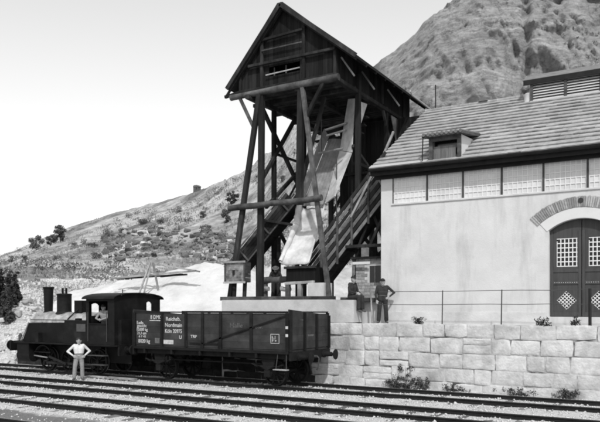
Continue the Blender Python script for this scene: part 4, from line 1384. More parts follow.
def wheel_pair(xc, r, parent, mat, yc=20.62, spokes=9, tyre_mat='iron_grey'):
    for sg in (-1, 1):
        y = yc + sg * .7175
        w = MB()
        # disc rim + spokes + hub
        n = 28
        w.lathe((xc, y - sg * .065, r), (0, sg, 0), [(0, r - .06), (0, r), (.12, r - .008), (.12, r - .06)], n, caps=False)
        w.lathe((xc, y - sg * .07, r), (0, sg, 0), [(0, .01), (0, .09), (.16, .08), (.16, .01)], 16)
        for k in range(spokes):
            a = 2 * PI * k / spokes + .2
            w.beam((xc + .06 * math.cos(a), y, r + .06 * math.sin(a)), (xc + (r - .05) * math.cos(a), y, r + (r - .05) * math.sin(a)), .05, .04, up=(0, 1, 0))
        wo = w.build('wheel', mat, parent)
        f = MB().lathe((xc, y - sg * .075, r), (0, sg, 0), [(0, r - .03), (0, r + .025), (.028, r + .025), (.03, r - .03)], n, caps=False)
        f.build('flange', tyre_mat, wo)
    MB().cyl((xc, yc - .8, r), (xc, yc + .8, r), .06, .06, 12).build('axle', mat, parent)


for xc in (-17.35, -12.55):
    wheel_pair(xc, .46, wg, 'wagon_iron', tyre_mat='wagon_iron')
    for yy in (WY0 + .22, WY1 - .22):
        g = MB().prism([(xc - .28, WF - .31), (xc + .28, WF - .31), (xc + .12, .40), (xc - .12, .40)], yy - .015, yy + .015, 'y').build('axle_guard', 'wagon_iron', wg)
        MB().box(xc - .11, xc + .11, yy - .10, yy - .016, .36, .58).build('axle_box', 'wagon_iron', g)
        sp = MB()
        for k in range(4):
            L_ = .62 - .12 * k
            zz = .60 + .035 * k
            sp.beam((xc - L_, yy - .07, zz + .18 * (L_ / .62) ** 2 * (1 if k == 0 else .7)), (xc, yy - .07, zz), .07, .03)
            sp.beam((xc, yy - .07, zz), (xc + L_, yy - .07, zz + .18 * (L_ / .62) ** 2 * (1 if k == 0 else .7)), .07, .03)
        sp.build('leaf_spring', 'wagon_iron', g)
# corner step
MB().tube([(-12.05, WY0 + .02, WF - .1), (-12.10, WY0 - .02, .66)], .015, 6).build('step_hanger', 'iron_grey', wg)
stp = MB().tube([(-11.72, WY0 + .02, WF - .1), (-11.70, WY0 - .02, .66)], .015, 6).build('step_hanger', 'iron_grey', wg)
MB().box(-12.16, -11.64, WY0 - .12, WY0 + .06, .62, .65).build('step_board', 'timber_pale', stp)
for x in (-17.9, -16.6, -15.3, -14.0, -12.9):
    MB().box(x - .04, x + .04, WY0 - .02, WY0 + .1, WF - .28, WF - .124).build('bracket', 'wagon_iron', wg)
MB().beam((-16.9, 19.75, .75), (-13.0, 19.75, .75), .05).build('brake_rod', 'wagon_iron', wg)


def letters(txt, x, z, size, mat, parent, y=WY0 + .012, sx=1.0, tilt=0.0):
    cu = bpy.data.curves.new('lettering', 'FONT')
    cu.body = txt; cu.size = size; cu.extrude = .003; cu.resolution_u = 3; cu.offset = size * .012
    ob = bpy.data.objects.new('lettering_tmp', cu)
    C.objects.link(ob)
    dg = bpy.context.evaluated_depsgraph_get()
    me = bpy.data.meshes.new_from_object(ob.evaluated_get(dg))
    bpy.data.objects.remove(ob)
    o0 = ORG[parent]
    mat_ = Matrix.Translation((x - o0.x, y - o0.y, z - o0.z)) @ Matrix.Rotation(PI / 2, 4, 'X') @ Matrix.Rotation(tilt, 4, 'Z') @ Matrix.Diagonal((sx, 1, 1, 1))
    me.transform(mat_)
    me.materials.clear(); me.materials.append(M[mat])
    o = bpy.data.objects.new('lettering', me); C.objects.link(o); o.parent = parent
    return o


LY = WY0 + .011
letters('8 DMC', -17.62, 2.26, .20, 'white_paint', wg, LY, .9)
MB().box(-17.66, -17.12, LY - .003, LY + .012, 2.185, 2.215).build('painted_line', 'white_paint', wg, smooth=False)
letters('Lade.', -18.30, 2.06, .17, 'white_paint', wg, LY)
letters('gewicht', -18.28, 1.95, .15, 'white_paint', wg, LY, 1.0)
letters('15000 kg', -18.32, 1.81, .16, 'white_paint', wg, LY, .95)
letters('21,3 qm', -18.28, 1.68, .14, 'white_paint', wg, LY, 1.0)
letters('6 7 42', -18.2, 1.57, .10, 'white_paint', wg, LY, 1.4)
letters('8020 kg', -18.22, 1.37, .19, 'white_paint', wg, LY, .95)
MB().box(-17.40, -17.18, LY - .003, LY + .012, 1.36, 1.56).build('painted_panel', 'chalk', wg, smooth=False)
letters('Reichsb.', -16.88, 2.20, .20, 'white_paint', wg, LY, 1.05)
letters('Nordmain', -16.92, 1.98, .20, 'white_paint', wg, LY, .98)
letters('Köln 20975', -16.92, 1.76, .20, 'white_paint', wg, LY, .86)
letters('U', -16.25, 1.55, .18, 'white_paint', wg, LY)
MB().box(-16.98, -16.52, LY - .003, LY + .012, 1.35, 1.50).build('painted_panel', 'white_paint', wg, smooth=False)
letters('TRP', -15.72, 1.60, .15, 'white_paint', wg, LY, 1.1)
letters('Halle', -14.0, 2.0, .22, 'chalk', wg, LY, 1.2)
letters('Bor.', -12.95, 1.98, .13, 'chalk', wg, LY, 1.4)
letters('L J', -12.28, 1.66, .12, 'white_paint', wg, LY, 1.2)
letters('F +', -12.28, 1.54, .12, 'white_paint', wg, LY, 1.2)
fr = MB()
for a, b, c, d in ((-12.33, -11.99, 1.79, 1.805), (-12.33, -11.99, 1.49, 1.505), (-12.33, -12.315, 1.51, 1.785), (-12.005, -11.99, 1.51, 1.785)):
    fr.box(a, b, LY - .003, LY + .01, c, d)
fr.build('painted_frame', 'white_paint', wg, smooth=False)
for z in (1.98, 1.72):
    MB().box(WXR - .10, WXR - .005, WY0 - .036, WY0 - .031, z, z + .09).build('painted_mark', 'white_paint', wg, smooth=False)
MB().box(WXR + .022, WXR + .026, 20.45, 20.85, 1.70, 1.76).build('painted_mark', 'chalk', wg, smooth=False)

# ------------------------------------------------------------------ steam locomotive (front towards -X)
LC = 20.62
lo = thing('steam_locomotive', (-22.7, LC, 0), 'small black tank steam locomotive coupled left of the wagon', 'locomotive')
FXl, RXl = -25.75, -19.35
for sg in (-1, 1):
    MB().box(FXl + .1, RXl, LC + sg * .56 - .015, LC + sg * .56 + .015, .45, 1.16).build('frame_plate', 'loco', lo)
    MB().box(FXl + .3, RXl - .0, LC + sg * 1.0 - .34, LC + sg * 1.0 + .34, 1.17, 1.22).build('running_board', 'loco', lo)
for x, sg in ((FXl, -1), (RXl, 1)):
    MB().box(x - .04, x + .04, LC - 1.28, LC + 1.28, .82, 1.24).build('buffer_beam', 'loco', lo)
    for yy in (LC - .875, LC + .875):
        b = MB().lathe((x + sg * .04, yy, 1.04), (sg, 0, 0), [(0, .14), (.05, .14), (.06, .09), (.32, .08), (.33, .05), (.44, .05)], 16).build('buffer', 'loco', lo)
        MB().lathe((x + sg * .48, yy, 1.04), (sg, 0, 0), [(0, .19), (.03, .21), (.055, .13), (.06, .01)], 22).build('buffer_head', 'loco', b)
    hk = MB(); hk.beam((x, LC, 1.02), (x + sg * .22, LC, 1.02), .06); hk.tube([(x + sg * .22, LC, 1.02), (x + sg * .27, LC, .9), (x + sg * .2, LC, .55)], .025)
    hk.build('coupling', 'iron', lo)
BZ = 1.93; BR = .56
MB().lathe((-24.55, LC, BZ), (1, 0, 0), [(0, BR), (3.2, BR)], 36).build('boiler', 'boiler', lo)
for x in (-24.0, -23.1, -22.3):
    MB().lathe((x, LC, BZ), (1, 0, 0), [(0, BR + .002), (.004, BR + .012), (.06, BR + .012), (.064, BR + .002)], 36, caps=False).build('boiler_band', 'boiler', lo)
sbx = MB().lathe((-25.38, LC, BZ), (1, 0, 0), [(0, .54), (.02, BR + .02), (.83, BR + .02), (.84, BR - .02)], 36).build('smokebox', 'boiler', lo)
dr_ = MB().lathe((-25.40, LC, BZ), (-1, 0, 0), [(0, .46), (.03, .45), (.09, .30), (.11, .05)], 28).build('smokebox_door', 'loco', lo)
MB().tube([(-25.53, LC, BZ), (-25.55, LC, BZ - .25)], .02).build('door_handle', 'bright', dr_)
MB().prism([(-25.42, 1.22), (-24.55, 1.22), (-24.55, 1.55), (-25.3, 1.55)], LC - .45, LC + .45, 'y').build('saddle', 'loco', lo)
# inclined steam pipe / slanted apron beside the smokebox that catches the light
MB().beam((-25.42, LC - .50, 1.62), (-25.05, LC - .42, 2.40), .20, .05, up=(0, 1, 0)).build('steam_pipe', 'boiler', lo)
MB().cyl((-25.36, LC - .66, 1.25), (-25.30, LC - .62, 1.85), .06, .06, 10).build('steam_pipe', 'loco', lo)
ck = MB().lathe((-24.86, LC, 2.40), (0, 0, 1), [(0, .30), (.06, .24), (.12, .185), (1.10, .215), (1.12, .25), (1.18, .25), (1.19, .20), (1.0, .17)], 24).build('chimney', 'loco', lo)
dm = MB().lathe((-23.85, LC, 2.40), (0, 0, 1), [(0, .38), (.08, .33), (.12, .31), (.80, .31), (.84, .33), (.88, .30), (.90, .05)], 26).build('steam_dome', 'loco', lo)
for dx in (-.10, .12):
    MB().lathe((-23.85 + dx, LC, 3.25), (0, 0, 1), [(0, .05), (.04, .06), (.05, .045), (.26, .05), (.28, .03)], 12).build('safety_valve', 'loco', dm)
sd = MB().box(-22.95, -22.50, LC - .25, LC + .25, 2.35, 2.98).build('sand_box', 'loco', lo)
MB().tube([(-22.7, LC - .26, 2.6), (-23.0, LC - .55, 2.2), (-23.1, LC - .62, 1.3)], .025).build('sand_pipe', 'loco', sd)
MB().tube([(-22.2, LC - .2, 2.4), (-22.25, LC - .5, 2.75)], .02).build('regulator_rod', 'loco', lo)
# low casings beside the boiler with sloping fronts
for sg in (-1, 1):
    ya, yb_ = (LC - 1.0, LC - .5) if sg < 0 else (LC + .5, LC + 1.0)
    MB().prism([(-25.34, 1.226), (-22.36, 1.226), (-22.36, 2.06), (-24.86, 2.02)], ya, yb_, 'y').build('side_casing', 'loco', lo)
    yo = ya - .012 if sg < 0 else yb_ + .012
    MB().beam((-25.38, yo, 1.26), (-24.88, yo, 2.04), .05, .05, up=(0, 1, 0)).build('casing_edge', 'boiler', lo)
# side tanks
for sg in (-1, 1):
    y0, y1 = (LC - 1.30, LC - .62) if sg < 0 else (LC + .62, LC + 1.30)
    tk = MB().box(-22.35, -21.1, y0, y1, 1.225, 2.16).build('side_tank', 'loco', lo)
    rv = MB()
    yr = y0 - .004 if sg < 0 else y1 + .004
    for i in range(14):
        for z in (1.30, 2.10): rv.sphere((-22.30 + i * .09, yr, z), .012, 6, 4)
    rv.build('rivets', 'loco', tk)
    if sg < 0:
        MB().box(-21.62, -21.12, y0 - .02, y0 - .001, 1.72, 2.02).build('number_plate', 'plate', tk)
    MB().lathe((-21.9, (y0 + y1) / 2, 2.16), (0, 0, 1), [(0, .14), (.06, .14), (.08, .12), (.085, .01)], 14).build('filler_cap', 'loco', tk)
# cab
CX0, CX1, CY0, CY1, CZF, CZR = -21.10, -19.55, LC - 1.30, LC + 1.30, 1.225, 3.08
for sg, y in ((-1, CY0), (1, CY1)):
    ya, yb2 = (y, y + .03) if sg < 0 else (y - .03, y)
    m = MB()
    m.box(CX0, CX1, ya, yb2, CZF, 2.02)
    m.box(CX0, CX0 + .16, ya, yb2, 2.02, CZR)
    m.box(CX1 - .36, CX1, ya, yb2, 2.02, CZR)
    m.box(CX0 + .16, CX1 - .36, ya, yb2, 2.93, CZR)
    m.build('cab_side', 'loco', lo, smooth=False)
    MB().cyl((CX0 + .17, ya - .01 if sg < 0 else yb2 + .01, 2.03), (CX1 - .37, ya - .01 if sg < 0 else yb2 + .01, 2.03), .025, .025, 8).build('arm_rail', 'loco', lo)


def cab_sheet(x, wins, name):
    """cross wall with arched window openings"""
    m = MB()
    ncol = 52
    ys_ = [CY0 + .03 + (CY1 - CY0 - .06) * i / ncol for i in range(ncol + 1)]
    for a, b in zip(ys_[:-1], ys_[1:]):
        mid = (a + b) / 2
        top = CZR + .16 * (1 - ((mid - LC) / 1.3) ** 2)
        op = None
        for wy, ww, z0, z1 in wins:
            if abs(mid - wy) < ww:
                op = (z0, z1 - .12 + .12 * math.sqrt(max(0, 1 - ((mid - wy) / ww) ** 2)))
        if op:
            m.box(x, x + .025, a, b, CZF, op[0]); m.box(x, x + .025, a, b, op[1], top)
        else:
            m.box(x, x + .025, a, b, CZF, top)
    return m.build(name, 'loco', lo, smooth=False)


cab_sheet(CX0, [(LC - .85, .2, 2.35, 2.85), (LC + .85, .2, 2.35, 2.85)], 'cab_front')
cab_sheet(CX1 - .025, [(LC + .62, .15, 2.45, 2.92)], 'cab_rear')
m = MB()
prof = [(LC + 1.42 * math.sin(a), CZR - .04 + .24 * math.cos(a * 1.0)) for a in [-PI / 2 + PI * i / 14 for i in range(15)]]
prof_in = [(y, z - .03) for y, z in reversed(prof)]
m.prism(prof + prof_in, CX0 - .12, CX1 + .10, 'x'); m.build('cab_roof', 'loco', lo)
MB().cyl((-20.4, LC, 3.2), (-20.4, LC, 3.42), .02, .02, 8).build('whistle', 'loco', lo)
MB().box(CX0 + .03, CX1 - .03, CY0 + .03, CY1 - .03, 1.14, 1.222).build('cab_floor', 'loco', lo, smooth=False)
MB().lathe((CX0 + .03, LC, 1.9), (1, 0, 0), [(0, .55), (.25, .55), (.27, .1)], 24).build('backhead', 'loco', lo)
MB().box(CX1 + .0, CX1 + .17, LC - 1.1, LC + 1.1, 1.24, 2.2).build('coal_bunker', 'loco', lo)
for sg in (-1, 1):
    yy = LC + sg * 1.33
    for x in (CX0 + .14, CX1 - .38):
        MB().cyl((x, yy, 1.35), (x, yy, 2.5), .015, .015, 8).build('handrail', 'iron_grey', lo)
    for x in (CX0 + .25, CX1 - .5):
        st_ = MB().tube([(x, LC + sg * 1.25, 1.17), (x, LC + sg * 1.25, .40)], .015, 6).build('step_hanger', 'loco', lo)
    for z in (.42, .78):
        MB().box(CX0 + .2, CX1 - .45, LC + sg * 1.3 - .12, LC + sg * 1.3 + .12, z, z + .03).build('step_board', 'iron_grey', st_)
    # cylinder
    cy = MB()
    cy.lathe((-25.35, LC + sg * 1.02, .64), (1, 0, 0), [(0, .12), (.02, .27), (.82, .27), (.84, .10)], 24)
    cy.box(-25.3, -24.55, LC + sg * 1.02 - .26, LC + sg * 1.02 + .26, .72, 1.165)
    cyo = cy.build('cylinder', 'loco', lo)
    MB().cyl((-24.52, LC + sg * 1.02, .64), (-23.7, LC + sg * 1.02, .58), .03, .03, 8).build('piston_rod', 'bright', cyo)
    MB().beam((-24.5, LC + sg * 1.02, .80), (-23.5, LC + sg * 1.02, .80), .05, .04).build('slide_bar', 'iron', cyo)
WXC = (-23.95, -22.65, -21.0)
for xw in WXC: wheel_pair(xw, .50, lo, 'loco', spokes=10, tyre_mat='iron_grey')
for sg in (-1, 1):
    yy = LC + sg * .90
    MB().beam((WXC[0] - .1, yy, .36), (WXC[2] + .1, yy, .36), .04, .09, up=(0, 0, 1)).build('coupling_rod', 'iron', lo)
    MB().beam((-23.65, LC + sg * .98, .62), (WXC[1], LC + sg * .98, .36), .04, .09, up=(0, 0, 1)).build('connecting_rod', 'iron', lo)
    for xw in WXC:
        MB().cyl((xw, LC + sg * .8, .36), (xw, LC + sg * 1.0, .36), .06, .06, 10).build('crank_pin', 'loco', lo)
        MB().box(xw - .16, xw + .16, LC + sg * .70 - .05, LC + sg * .70 + .05, 1.0, 1.16).build('spring', 'loco', lo)
    # curved splasher and brake gear
    a = [(WXC[0] + .58 * math.cos(t), .52 + .58 * math.sin(t)) for t in [PI * .25 + PI * .55 * i / 10 for i in range(11)]]
    b = [(WXC[0] + .54 * math.cos(t), .52 + .54 * math.sin(t)) for t in [PI * .8 - PI * .55 * i / 10 for i in range(11)]]
    y0 = LC + sg * .9
    MB().prism(a + b, min(y0, y0 + sg * .16), max(y0, y0 + sg * .16), 'y').build('splasher', 'iron', lo)
    MB().beam((-22.0, LC + sg * .75, 1.1), (-21.95, LC + sg * .75, .3), .08).build('brake_hanger', 'loco', lo)
    # lamp on the front
    lp = MB().lathe((-25.70, LC + sg * .8, 1.26), (0, 0, 1), [(0, .09), (.2, .09), (.26, .05), (.3, .04)], 12).build('head_lamp', 'iron_grey', lo)
MB().tube([(-25.2, LC - .66, 2.15), (-22.4, LC - .66, 2.15)], .018, 8).build('handrail', 'iron_grey', lo)
MB().tube([(-24.6, LC - .6, 1.75), (-22.4, LC - .6, 1.72)], .03, 8).build('feed_pipe', 'loco', lo)
MB().box(-24.45, -24.05, LC - 1.2, LC - .7, 1.225, 1.62).build('tool_box', 'loco', lo)
MB().lathe((-23.35, LC - .85, 1.225), (0, 0, 1), [(0, .14), (.5, .14), (.55, .09), (.75, .09), (.77, .02)], 14).build('air_pump', 'loco', lo)

# plank lying by the rail in front of the wagon
for i, (x0, x1, y, z) in enumerate(((-19.9, -18.5, 19.35, -.04), (-21.1, -20.2, 19.45, -.06))):
    o = MB().beam((x0, y, z), (x1, y + .05, z - .01), .16, .07, c=.01).build('loose_plank', 'timber_pale')
    tag(o, ('long pale plank lying on the ballast below the wagon\'s left end', 'short pale plank lying on the ballast below the locomotive cab')[i], 'plank', 'planks on the ballast')


# ------------------------------------------------------------------ people
def capsule(m, p, q, r1, r2, n=12):
    m.cyl(p, q, r1, r2, n)
    m.sphere(p, r1, n, 8); m.sphere(q, r2, n, 8)


def person(name, loc, rz, label, pose, mats, voxel=.010, cap=None, group=None, scale=1.0):
    """joints in metres, facing -Y; mats: dict segment -> material name"""
    J = {k: Vector(v) for k, v in pose.items()}
    segs = []                                        # (a, b, ra, rb, material)

    def S(a, b, ra, rb, mt): segs.append((Vector(a), Vector(b), ra, rb, mt))
    sh, tr, sk_, bo = mats['top'], mats['legs'], 'skin', 'boot'
    up = (J['neck'] - J['pelvis']).normalized()
    side = (J['shoulder_l'] - J['shoulder_r']).normalized()
    fwd = side.cross(up).normalized()
    if fwd.dot(Vector((0, -1, 0))) < 0 and 'flip' not in pose: fwd = fwd
    hf = Vector(pose.get('face', tuple(fwd))).normalized()
    # torso
    S(J['pelvis'] + side * .075, J['pelvis'] + up * .10 + side * .06, .115, .115, tr)
    S(J['pelvis'] - side * .075, J['pelvis'] + up * .10 - side * .06, .115, .115, tr)
    ch_ = J['neck'] - up * .16
    S(J['pelvis'] + up * .12 + side * .05, ch_ + side * .08, .115, .125, sh)
    S(J['pelvis'] + up * .12 - side * .05, ch_ - side * .08, .115, .125, sh)
    S(ch_ + side * .07, J['shoulder_l'] - side * .03, .115, .075, sh)
    S(ch_ - side * .07, J['shoulder_r'] + side * .03, .115, .075, sh)
    S(J['shoulder_l'] - up * .02, J['neck'] - up * .02, .062, .06, sh)
    S(J['shoulder_r'] - up * .02, J['neck'] - up * .02, .062, .06, sh)
    # neck, head
    hc = J['head']
    S(J['neck'] - up * .02, hc - up * .06, .058, .055, sk_)
    S(hc - up * .02 - hf * .012, hc + up * .045 - hf * .012, .088, .088, sk_)
    S(hc - up * .085 + hf * .035, hc - up * .03 + hf * .015, .048, .07, sk_)       # jaw
    S(hc + up * .012 + hf * .082, hc - up * .03 + hf * .102, .010, .017, sk_)      # nose
    S(hc - up * .062 + hf * .075 + side * .02, hc - up * .062 + hf * .075 - side * .02, .012, .012, sk_)   # lips
    S(hc + up * .03 + hf * .072 + side * .035, hc + up * .03 + hf * .072 - side * .035, .014, .014, sk_)   # brow
    for s in (1, -1): S(hc + side * s * .088 + up * .02, hc + side * s * .086 - up * .02, .016, .012, sk_)  # ears
    # limbs
    for s in ('l', 'r'):
        S(J['shoulder_' + s], J['elbow_' + s], .056, .044, sh)
        S(J['elbow_' + s], J['wrist_' + s], .043, .030, sh if mats.get('sleeve', True) else sk_)
        w = J['wrist_' + s]; e = J['elbow_' + s]
        hd = Vector(pose.get('hand_' + s, tuple((w - e).normalized()))).normalized()
        sd_ = hd.cross(fwd)
        sd_ = sd_.normalized() if sd_.length > .2 else hd.cross(up).normalized()
        nn = hd.cross(sd_).normalized()
        S(w, w + hd * .04, .028, .030, sk_)
        for i in range(4):
            o_ = sd_ * (-.030 + .020 * i)
            S(w + hd * .03 + o_ * .7, w + hd * .085 + o_, .016, .011, sk_)
            ln = (.030, .036, .034, .026)[i]
            k1 = w + hd * (.085 + ln) + o_ * 1.1 + nn * .008
            S(w + hd * .085 + o_, k1, .0105, .0095, sk_)
            S(k1, k1 + hd * ln * .7 + nn * .016, .0095, .0085, sk_)
        tb_ = w + hd * .025 - sd_ * .030
        S(tb_, tb_ + hd * .035 - sd_ * .025, .014, .011, sk_)
        S(tb_ + hd * .035 - sd_ * .025, tb_ + hd * .062 - sd_ * .032, .011, .009, sk_)
        S(J['hip_' + s], J['knee_' + s], .096, .076, tr)
        S(J['knee_' + s], J['ankle_' + s] + (J['knee_' + s] - J['ankle_' + s]).normalized() * .05, .076, .078, tr)
        an = J['ankle_' + s]
        td = Vector(pose.get('toe_' + s, (0, -1, -.15))).normalized()
        S(an + Vector((0, 0, .06)), an, .046, .045, bo)
        S(an - td * .05 - Vector((0, 0, .035)), an + td * .13 - Vector((0, 0, .045)), .042, .036, bo)
    m = MB()
    for a, b, ra, rb, _ in segs: capsule(m, a, b, ra, rb)
    me = bpy.data.meshes.new('tmp'); me.from_pydata([tuple(v) for v in m.v], [], m.f)
    bm = bmesh.new(); bm.from_mesh(me); bmesh.ops.recalc_face_normals(bm, faces=bm.faces); bm.to_mesh(me); bm.free()
    ob = bpy.data.objects.new('tmp', me); C.objects.link(ob)
    r = ob.modifiers.new('r', 'REMESH'); r.mode = 'VOXEL'; r.voxel_size = voxel; r.use_smooth_shade = True
    s_ = ob.modifiers.new('s', 'SMOOTH'); s_.factor = .5; s_.iterations = 2
    dg = bpy.context.evaluated_depsgraph_get()
    body = bpy.data.meshes.new_from_object(ob.evaluated_get(dg))
    bpy.data.objects.remove(ob); bpy.data.meshes.remove(me)
    names = []
    for *_, mt in segs:
        if mt not in names: names.append(mt)
    body.materials.clear()
    for nme in names: body.materials.append(M[nme])
    co = np.empty(len(body.polygons) * 3, np.float32); body.polygons.foreach_get('center', co); co = co.reshape(-1, 3)
    best = np.full(len(co), 1e9); idx = np.zeros(len(co), np.int32)
    for a, b, ra, rb, mt in segs:
        a_, b_ = np.array(a), np.array(b)
        ab = b_ - a_; L2 = max(1e-9, float(ab @ ab))
        t = np.clip(((co - a_) @ ab) / L2, 0, 1)
        d = np.linalg.norm(co - (a_ + t[:, None] * ab), axis=1) - (ra + (rb - ra) * t)
        w = d < best
        best[w] = d[w]; idx[w] = names.index(mt)
    body.polygons.foreach_set('material_index', idx)
    body.polygons.foreach_set('use_smooth', [True] * len(body.polygons))
    body.name = 'person'
    root = bpy.data.objects.new(name, body)
    C.objects.link(root)
    root.location = loc; root.rotation_euler = (0, 0, rz); root.scale = (scale,) * 3
    tag(root, label, 'person', group)
    ORG[root] = Vector((0, 0, 0))
    # hair / cap as child in local coordinates
    hm = MB()
    upq = up
    ring = []
    for k in range(7):
        a = PI / 2 * k / 6
        rr_ = (.104 if cap is None else .099) * math.cos(a) + .001
        c_ = hc + up * (.042 + .100 * math.sin(a)) - hf * (.030 if cap is None else .016)
        ring.append([c_ + (side * math.cos(2 * PI * i / 18) + hf * math.sin(2 * PI * i / 18)) * rr_ for i in range(18)])
    hm.rings(ring)
    if cap == 'cap':
        pk = [hc + up * .055 + hf * (.07 + .085 * math.cos(t)) + side * .075 * math.sin(t) for t in [-PI / 2 + PI * i / 10 for i in range(11)]]
        hm.rings([pk, [p + up * .012 for p in pk]])
    elif cap == 'hat':
        rim = [hc + up * .045 + (side * math.cos(2 * PI * i / 20) + hf * math.sin(2 * PI * i / 20)) * .155 for i in range(20)]
        hm.rings([rim, [p + up * .012 for p in rim]])
    hm.build('hat' if cap in ('cap', 'hat') else 'hair', 'hair' if cap != 'hat' else 'timber_mid', root)
    # braces / belt
    bl = MB()
    c_ = J['pelvis'] + up * .13
    rg = [c_ + side * .178 * math.cos(2 * PI * i / 20) + fwd * .130 * math.sin(2 * PI * i / 20) for i in range(20)]
    bl.rings([rg, [p + up * .035 for p in rg]], caps=False)
    bl.build('belt', 'boot', root)
    return root


STAND = dict(pelvis=(0, 0, .86), neck=(0, .01, 1.36), head=(0, -.015, 1.50), shoulder_l=(.185, 0, 1.32), shoulder_r=(-.185, 0, 1.32),
             hip_l=(.09, 0, .84), hip_r=(-.09, 0, .84), knee_l=(.12, -.02, .46), knee_r=(-.12, -.01, .46),
             ankle_l=(.14, .03, .09), ankle_r=(-.15, .02, .09), toe_l=(.3, -1, -.05), toe_r=(-.35, -1, -.05),
             elbow_l=(.25, .02, 1.05), elbow_r=(-.25, .02, 1.05), wrist_l=(.24, -.06, .82), wrist_r=(-.24, -.06, .82))
P = dict(STAND); P.update(elbow_l=(.40, .06, 1.11), elbow_r=(-.42, .06, 1.10), wrist_l=(.225, -.07, .955), wrist_r=(-.225, -.07, .955),
                          hand_l=(-.55, -.35, -.45), hand_r=(.55, -.35, -.45), ankle_l=(.13, .0, .09), ankle_r=(-.17, -.04, .09), knee_r=(-.15, -.06, .46))
person('person', (-20.72, 18.62, ballast_z(-20.72, 18.62) + .008), math.radians(46), 'man in white shirt standing with hands on hips before the locomotive', P,
       dict(top='shirt', legs='trousers'), cap=None)
P = dict(STAND); P.update(neck=(0, -.10, 1.34), head=(0, -.16, 1.47), shoulder_l=(.18, -.10, 1.29), shoulder_r=(-.18, -.10, 1.29),
                          elbow_l=(.24, -.28, 1.06), elbow_r=(-.26, -.28, 1.04), wrist_l=(.05, -.40, .98), wrist_r=(-.08, -.40, .98), hand_l=(-1, -.1, 0), hand_r=(1, -.1, 0))
person('person', (-20.52, 19.80, 1.235), math.radians(15), 'engine driver in a grey shirt leaning out of the locomotive cab', P, dict(top='shirt_grey', legs='cloth_dark'), cap='cap', scale=.98)
P = dict(pelvis=(0, 0, .10), neck=(0, -.05, .60), head=(0, -.09, .74), shoulder_l=(.18, -.04, .56), shoulder_r=(-.18, -.04, .56),
         hip_l=(.09, 0, .09), hip_r=(-.09, 0, .09), knee_l=(.11, -.40, .10), knee_r=(-.10, -.42, .09), ankle_l=(.10, -.42, -.36), ankle_r=(-.10, -.40, -.37),
         toe_l=(0, -1, -.25), toe_r=(0, -1, -.25), elbow_l=(.24, -.10, .30), elbow_r=(-.25, -.10, .30), wrist_l=(.13, -.32, .23), wrist_r=(-.13, -.32, .23),
         hand_l=(-.2, -.9, -.2), hand_r=(.2, -.9, -.2))
person('person', (-11.17, 23.0, PT + .0), math.radians(78), 'man in dark jacket sitting on the plinth end with legs dangling', P, dict(top='cloth_dark', legs='cloth_dark'), cap='cap')
P = dict(STAND); P.update(neck=(0, -.26, 1.24), head=(0, -.33, 1.36), shoulder_l=(.18, -.24, 1.20), shoulder_r=(-.18, -.24, 1.20),
                          elbow_l=(.28, -.34, .96), elbow_r=(-.28, -.34, .96), wrist_l=(.20, -.46, .84), wrist_r=(-.20, -.46, .84))
person('person', (-15.35, 24.35, PT), math.radians(30), 'workman in dark clothes bending over the log barrier below the tower', P, dict(top='cloth_dark', legs='cloth_dark'), cap='hat', scale=.95)
P = dict(STAND); P.update(elbow_l=(.42, .04, 1.12), wrist_l=(.24, -.08, .97), hand_l=(-.6, -.3, -.4), elbow_r=(-.26, -.02, 1.06), wrist_r=(-.22, -.12, .84))
person('person', (-9.98, 23.12, 2.105), math.radians(25), 'man in dark clothes standing at the building corner, one elbow out', P, dict(top='cloth_dark', legs='cloth_dark'), cap='cap')


# ------------------------------------------------------------------ vegetation
def leaf_cloud(clumps, n, size, seed):
    """leaf-sized quads spread through ellipsoidal clumps"""
    g = np.random.default_rng(seed)
    cl = np.array(clumps)                                   # x y z r
    w = cl[:, 3] ** 2; w = w / w.sum()
    k = g.choice(len(cl), n, p=w)
    d = g.normal(size=(n, 3)); d /= np.linalg.norm(d, axis=1)[:, None]
    rad = g.random(n) ** .45
    c = cl[k, :3] + d * (rad * cl[k, 3])[:, None] * np.array([1, 1, .8])
    a = g.normal(size=(n, 3)); a /= np.linalg.norm(a, axis=1)[:, None]
    b = np.cross(a, g.normal(size=(n, 3))); b /= np.linalg.norm(b, axis=1)[:, None]
    s = (size * g.uniform(.6, 1.4, n))[:, None]
    v = np.stack([c - a * s, c + b * s * .55, c + a * s, c - b * s * .55], 1)
    f = np.arange(n * 4).reshape(n, 4)
    return v.reshape(-1, 3), f


def tree(name, base, h, r, label, cat, mat, n, leaf, seed, trunk=.3, group=None, slim=1.0):
    t = thing(name, tuple(base), label, cat, group)
    g = random.Random(seed)
    m = MB()
    m.log(base - Vector((0, 0, .3)), base + Vector((g.uniform(-.1, .1) * h, 0, h * .75)), h * .03, h * .010, seed=seed, n=8)
    for i in range(4):
        z = h * g.uniform(trunk, .7)
        a = g.uniform(0, 2 * PI)
        m.log(base + Vector((0, 0, z)), base + Vector((math.cos(a) * r * .7, math.sin(a) * r * .7, z + h * .2)), h * .012, h * .005, seed=seed + i, n=6, k=4)
    m.build('trunk', 'bark', t)
    cl = []
    for i in range(14):
        z = g.uniform(trunk, .92)
        rr = r * math.sqrt(max(.05, 1 - ((z - .55) / .5) ** 2)) * slim
        a = g.uniform(0, 2 * PI); q = rr * math.sqrt(g.random()) * .75
        cl.append((math.cos(a) * q, math.sin(a) * q, z * h, r * g.uniform(.28, .5)))
    v, f = leaf_cloud(cl, n, leaf, seed)
    o = np_mesh('crown', v, f, mat, t)
    return t


def seen_size(b, k):
    return k * (-SY * b.x + CY * b.y) / 687.0


